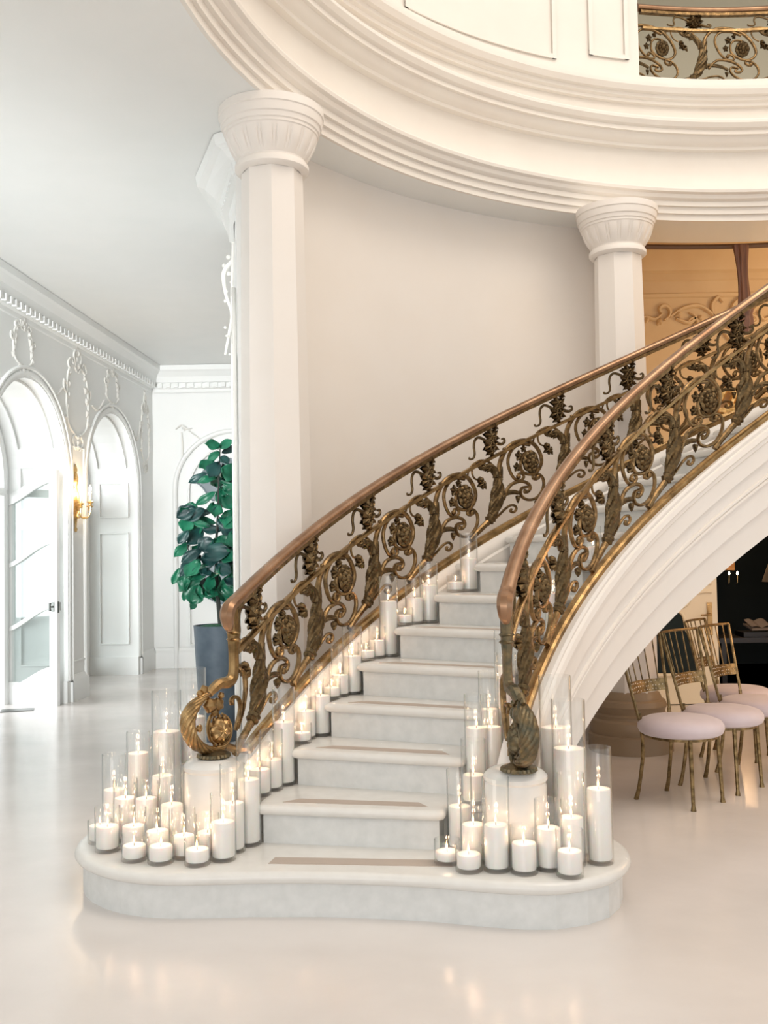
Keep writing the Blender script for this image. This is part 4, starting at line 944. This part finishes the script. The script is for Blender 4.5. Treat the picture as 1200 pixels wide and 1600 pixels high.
# ------------------------------------------------------------------ chairs
def make_chair():
    root = empty('cafe_chair')
    MB().lathe([(0, .385), (.19, .385), (.215, .388), (.232, .398), (.241, .418), (.240, .440), (.226, .462), (.19, .477), (.12, .484), (0, .486)], seg=44).build('seat', 'seat', root)
    MB().lathe([(.0, .372), (.205, .372), (.205, .386), (0, .386)], seg=32).build('seat_frame', 'chairmetal', root)
    for sx in (-1, 1):
        MB().tube([(sx*.135, -.15, .385), (sx*.14, -.158, .2), (sx*.145, -.165, .03), (sx*.146, -.166, .0)], [.0125, .0115, .0105, .016], 10).build('leg', 'chairmetal', root)
        MB().tube([(sx*.145, .175, .50), (sx*.14, .165, .37), (sx*.138, .165, .25), (sx*.145, .19, .08), (sx*.15, .21, .0)], [.011, .011, .011, .011, .014], 10, smooth=4).build('leg', 'chairmetal', root)
    bk = empty('backrest'); bk.parent = root
    def bp(u, z): # u -1..1 across the back, height z
        t = (z-.47)/.47; w = .155+.055*t; return Vector((u*w, .175+.10*t+.035*(1-u*u)*1.0-.0, z))
    for u in (-1, 1): MB().tube([bp(u, .46), bp(u, .6), bp(u, .75), bp(u, .93)], .0095, 8, smooth=3).build('upright', 'chairmetal', bk)
    MB().tube([bp(-1+k/4, .93) for k in range(9)], .0085, 8).build('top_rail', 'chairmetal', bk)
    for k in range(5):
        u = -.72+k*.36; MB().tube([bp(u, .66), bp(u, .93)], .0042, 6).build('spindle', 'chairmetal', bk)
    b = MB(); rows = []
    for k in range(17):
        u = -.94+1.88*k/16; rows.append([bp(u, .60)+Vector((0, -.004, 0)), bp(u, .60)+Vector((0, .004, 0)), bp(u, .67)+Vector((0, .004, 0)), bp(u, .67)+Vector((0, -.004, 0))])
    b.grid(rows, cv=True, cap=True); b.build('pierced_band', 'chairmetal', bk)
    b = MB(); random.seed(3)
    for k in range(34):
        u = -.85+1.7*(k % 12)/11+random.uniform(-.04, .04); z = .612+.022*(k//12)+random.uniform(-.003, .003)
        for sy in (-.0055, .0055):
            c = bp(u, z)+Vector((0, sy, 0)); b.add([c+Vector((-.006, 0, 0)), c+Vector((0, 0, -.004)), c+Vector((.006, 0, 0)), c+Vector((0, 0, .004))], [(0, 1, 2, 3)])
    b.build('band_inlay', 'ivory', bk)
    return root
def copy_tree(o, parent=None):
    c = o.copy(); COL.objects.link(c); c.parent = parent
    for ch in list(o.children): copy_tree(ch, c)
    return c
ch0 = make_chair(); yaw = atan2(.64, .77)
CH = [((1.68, 5.76, 0), yaw, 'brass chair with blush round seat, nearest and leftmost of the row'), ((2.03, 6.09, 0), yaw+.05, 'brass chair with blush seat, second behind the nearest one'),
      ((2.37, 6.44, 0), yaw+.1, 'brass chair with blush seat at the right edge, third in the row'), ((2.42, 6.95, 0), yaw+.25, 'brass chair with blush seat farthest back, beside the dark doorway')]
for i, (l, a, lab) in enumerate(CH):
    o = ch0 if i == 0 else copy_tree(ch0)
    o.location = l; o.rotation_euler = (0, 0, a); tag(o, lab, 'chair', 'brass chairs under the stair')

# ------------------------------------------------------------------ potted fig
LV = [[-1.299, 7.887, 2.316, -1.403, 7.787, 2.332, .059], [-1.298, 7.925, 2.313, -1.171, 7.836, 2.361, .049], [-1.292, 7.846, 2.27, -1.383, 7.806, 2.205, .042], [-1.312, 8.05, 2.28, -1.203, 8.09, 2.337, .043], [-1.363, 8.014, 2.21, -1.478, 7.938, 2.152, .064], [-1.312, 7.959, 2.183, -1.386, 7.894, 2.066, .084], [-1.287, 7.871, 2.23, -1.206, 7.773, 2.157, .049], [-1.293, 7.881, 2.147, -1.191, 7.947, 2.095, .105], [-1.417, 8.029, 2.119, -1.579, 8.07, 2.047, .05], [-1.345, 8.022, 2.075, -1.494, 7.941, 2.029, .043], [-1.304, 7.904, 2.044, -1.194, 7.91, 2.004, .028], [-1.329, 8.006, 2.002, -1.31, 8.057, 1.87, .071], [-1.306, 8.041, 1.997, -1.227, 7.939, 1.94, .064], [-1.345, 7.975, 1.965, -1.512, 7.99, 1.863, .049], [-1.264, 7.951, 1.92, -1.176, 7.867, 1.802, .091], [-1.553, 7.944, 1.798, -1.612, 7.842, 1.843, .049], [-1.582, 8.054, 1.789, -1.548, 8.107, 1.876, .078], [-1.556, 7.961, 1.763, -1.595, 7.901, 1.636, .084], [-1.373, 8.048, 1.813, -1.558, 8.043, 1.773, .043], [-1.352, 8.042, 1.713, -1.532, 8.091, 1.753, .05], [-1.387, 7.952, 1.683, -1.527, 7.915, 1.719, .042], [-1.299, 7.974, 1.653, -1.455, 7.94, 1.655, .056], [-1.253, 7.869, 1.748, -1.169, 7.81, 1.661, .077], [-1.47, 8.025, 1.665, -1.577, 7.914, 1.538, .078], [-1.541, 7.841, 1.655, -1.626, 7.846, 1.552, .055], [-1.35, 7.897, 1.569, -1.474, 7.884, 1.508, .098], [-1.337, 7.943, 1.583, -1.232, 7.892, 1.462, .14], [-1.58, 8.069, 1.554, -1.692, 7.988, 1.442, .057], [-1.454, 7.929, 1.501, -1.607, 7.85, 1.4, .063], [-1.465, 7.982, 1.445, -1.622, 7.917, 1.301, .085], [-1.292, 7.915, 1.428, -1.458, 7.945, 1.417, .105], [-1.332, 7.907, 1.443, -1.181, 7.899, 1.406, .084], [-1.497, 8.047, 1.516, -1.542, 7.947, 1.475, .057], [-1.188, 7.845, 1.635, -1.178, 7.771, 1.503, .076], [-1.652, 8.014, 1.36, -1.713, 8.017, 1.228, .044], [-1.612, 7.887, 1.274, -1.545, 7.833, 1.18, .087], [-1.581, 7.873, 1.201, -1.584, 7.844, 1.094, .029], [-1.459, 7.84, 1.229, -1.529, 7.86, 1.078, .101], [-1.513, 8.045, 1.12, -1.579, 8.116, 1.021, .045], [-1.444, 8.006, 1.356, -1.592, 8.078, 1.254, .089], [-1.319, 7.834, 1.371, -1.187, 7.772, 1.312, .072], [-1.343, 8.062, 1.309, -1.359, 8.097, 1.071, .089], [-1.255, 7.929, 1.296, -1.298, 7.997, 1.089, .088], [-1.364, 7.979, 1.502, -1.209, 8.023, 1.426, .133], [-1.424, 7.9, 1.445, -1.192, 7.819, 1.484, .102]]
random.seed(11)
for k in range(34):
    a = random.uniform(-3.1, 3.1); z = random.uniform(1.15, 1.85); r = random.uniform(.04, .14); x0, y0 = -1.37+r*cos(a), 7.95+r*sin(a)*.8
    LV.append([x0, y0, z, x0+.15*cos(a), y0+.13*sin(a), z-random.uniform(.0, .13), random.uniform(.06, .1)])
for k in range(26):   # the side of the crown turned to the mirror
    a = random.uniform(-.9, 1.9); z = random.uniform(1.1, 2.25); x0, y0 = -1.31+.07*cos(a), 7.95+.07*sin(a)
    LV.append([x0, y0, z, x0+.16*cos(a), y0+.16*sin(a), z-random.uniform(-.03, .12), random.uniform(.05, .1)])
fig = empty('potted_fig_tree', (-1.315, 7.95, 0)); PC = Vector((-1.315, 7.95, 0))
MB().lathe([(0, 0), (.165, 0), (.18, .3), (.198, .6), (.212, .885), (.214, .90), (.20, .90), (.196, .87), (0, .865)], seg=48).build('pot', 'pot', fig)
b = MB(); b.lathe([(.198, .868), (.16, .895), (.10, .905), (0, .91)], seg=40, mod=lambda a, z: 1+.04*sin(9*a)+.03*sin(23*a)); b.build('moss_cover', 'moss', fig)
b = MB()
def T(L): return [Vector(p)-PC for p in L]
b.tube(T([(-1.315, 7.95, .88), (-1.34, 7.95, 1.2), (-1.345, 7.95, 1.5), (-1.33, 7.95, 1.75), (-1.318, 7.95, 2.05), (-1.30, 7.93, 2.32)]), [.020, .016, .012, .009, .007, .004], 8, smooth=4)
b.tube(T([(-1.30, 7.95, .88), (-1.25, 7.96, 1.05), (-1.19, 7.97, 1.25), (-1.15, 7.95, 1.5), (-1.17, 7.95, 1.8)]), [.016, .014, .011, .008, .005], 8, smooth=4)
b.tube(T([(-1.335, 7.95, 1.12), (-1.42, 7.93, 1.25), (-1.5, 7.93, 1.30), (-1.56, 7.94, 1.45), (-1.58, 7.97, 1.78)]), [.010, .008, .006, .005, .004], 8, smooth=4)
b.build('trunk', 'stem', fig)
def fleaf(b, A, B, w):
    A, B = Vector(A)-PC, Vector(B)-PC; d = B-A; L = d.length; d.normalize()
    side = d.cross(Vector((.35*random.uniform(-1, 1), -1, .35*random.uniform(-.4, 1)))).normalized(); up = side.cross(d)
    rows = []; n = 9; cv = random.uniform(-.12, .15)
    wl = w*.78
    for k in range(n):
        t = k/(n-1); prof_ = (sin(pi*t**.8))**.75*(.78+.35*t)*(1-.16*sin(2*pi*t)) if 0 < t < 1 else .02
        c = A+d*(L*t)+up*(cv*L*sin(pi*t)*1.2)
        ring = []
        for s in (-1, -.5, 0, .5, 1):
            ring.append(c+side*(s*wl*prof_)+up*(abs(s)**1.4*wl*.38*(1+.35*sin(9*t+s))))
        rows.append(ring)
    b.grid(rows)
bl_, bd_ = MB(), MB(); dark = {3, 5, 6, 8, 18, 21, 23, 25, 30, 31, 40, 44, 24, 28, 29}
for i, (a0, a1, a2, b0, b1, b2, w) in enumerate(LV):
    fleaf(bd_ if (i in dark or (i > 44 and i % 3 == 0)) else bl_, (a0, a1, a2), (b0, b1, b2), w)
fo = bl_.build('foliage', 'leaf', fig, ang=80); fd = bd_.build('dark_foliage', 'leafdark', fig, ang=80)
for o in (fo, fd):
    so = o.modifiers.new('thickness', 'SOLIDIFY'); so.thickness = .0015
tag(fig, 'tall fiddle-leaf fig in a slate blue pot behind the left railing', 'plant')

# ------------------------------------------------------------------ wall sconce
so_ = LM(10.24, 0, .0); sco = empty('wall_sconce', (so_.x, so_.y, 0), atan2(nW.y, nW.x))     # local +x points into the room
b = MB(); rows = []
zz = [1.72, 1.745, 1.77, 1.80, 1.86, 1.93, 2.0, 2.06, 2.12, 2.19, 2.22, 2.28, 2.33, 2.36, 2.39, 2.42]
wy = [.018, .034, .018, .022, .034, .062, .080, .070, .050, .030, .046, .050, .026, .036, .024, .008]
for z, w in zip(zz, wy):
    rows.append([(.012+w*.55*max(0, cos(2*pi*j/16)), w*sin(2*pi*j/16)*(1+.1*cos(3*2*pi*j/16)), z) for j in range(16)])
b.grid(rows, cv=True, cap=True); b.build('backplate', 'gilt', sco)
arms = [((.10, -.09), 2.03), ((.13, .09), 2.01), ((.17, -.01), 2.05)]
for (ax, ay), az in arms:
    b = MB(); b.tube([(.04, 0, 1.93), (ax*.45, ay*.5, 1.87), (ax*.85, ay*.9, 1.87), (ax, ay, 1.93), (ax, ay, az-.06)], [.010, .009, .009, .010, .009], 8, smooth=5)
    b.lathe([(.008, -.075), (.022, -.06), (.012, -.045), (.034, -.03), (.036, -.022), (.012, -.015), (.012, 0)], (ax, ay, az), 16); b.build('arm', 'gilt', sco)
    MB().lathe([(.0, 0), (.012, 0), (.012, .085), (0, .085)], (ax, ay, az-.005), 12).build('candle_sleeve', 'ivory', sco)
    MB().lathe([(.0, .0), (.012, .012), (.016, .03), (.010, .052), (.0, .075)], (ax, ay, az+.08), 12).build('bulb', 'bulb', sco)
    point('bulb_light', (ax+.02, ay, az+.12), 3.2, (1, .72, .45), .02, sco)
tag(sco, 'gilt three-arm wall sconce lit between the two arches', 'sconce')
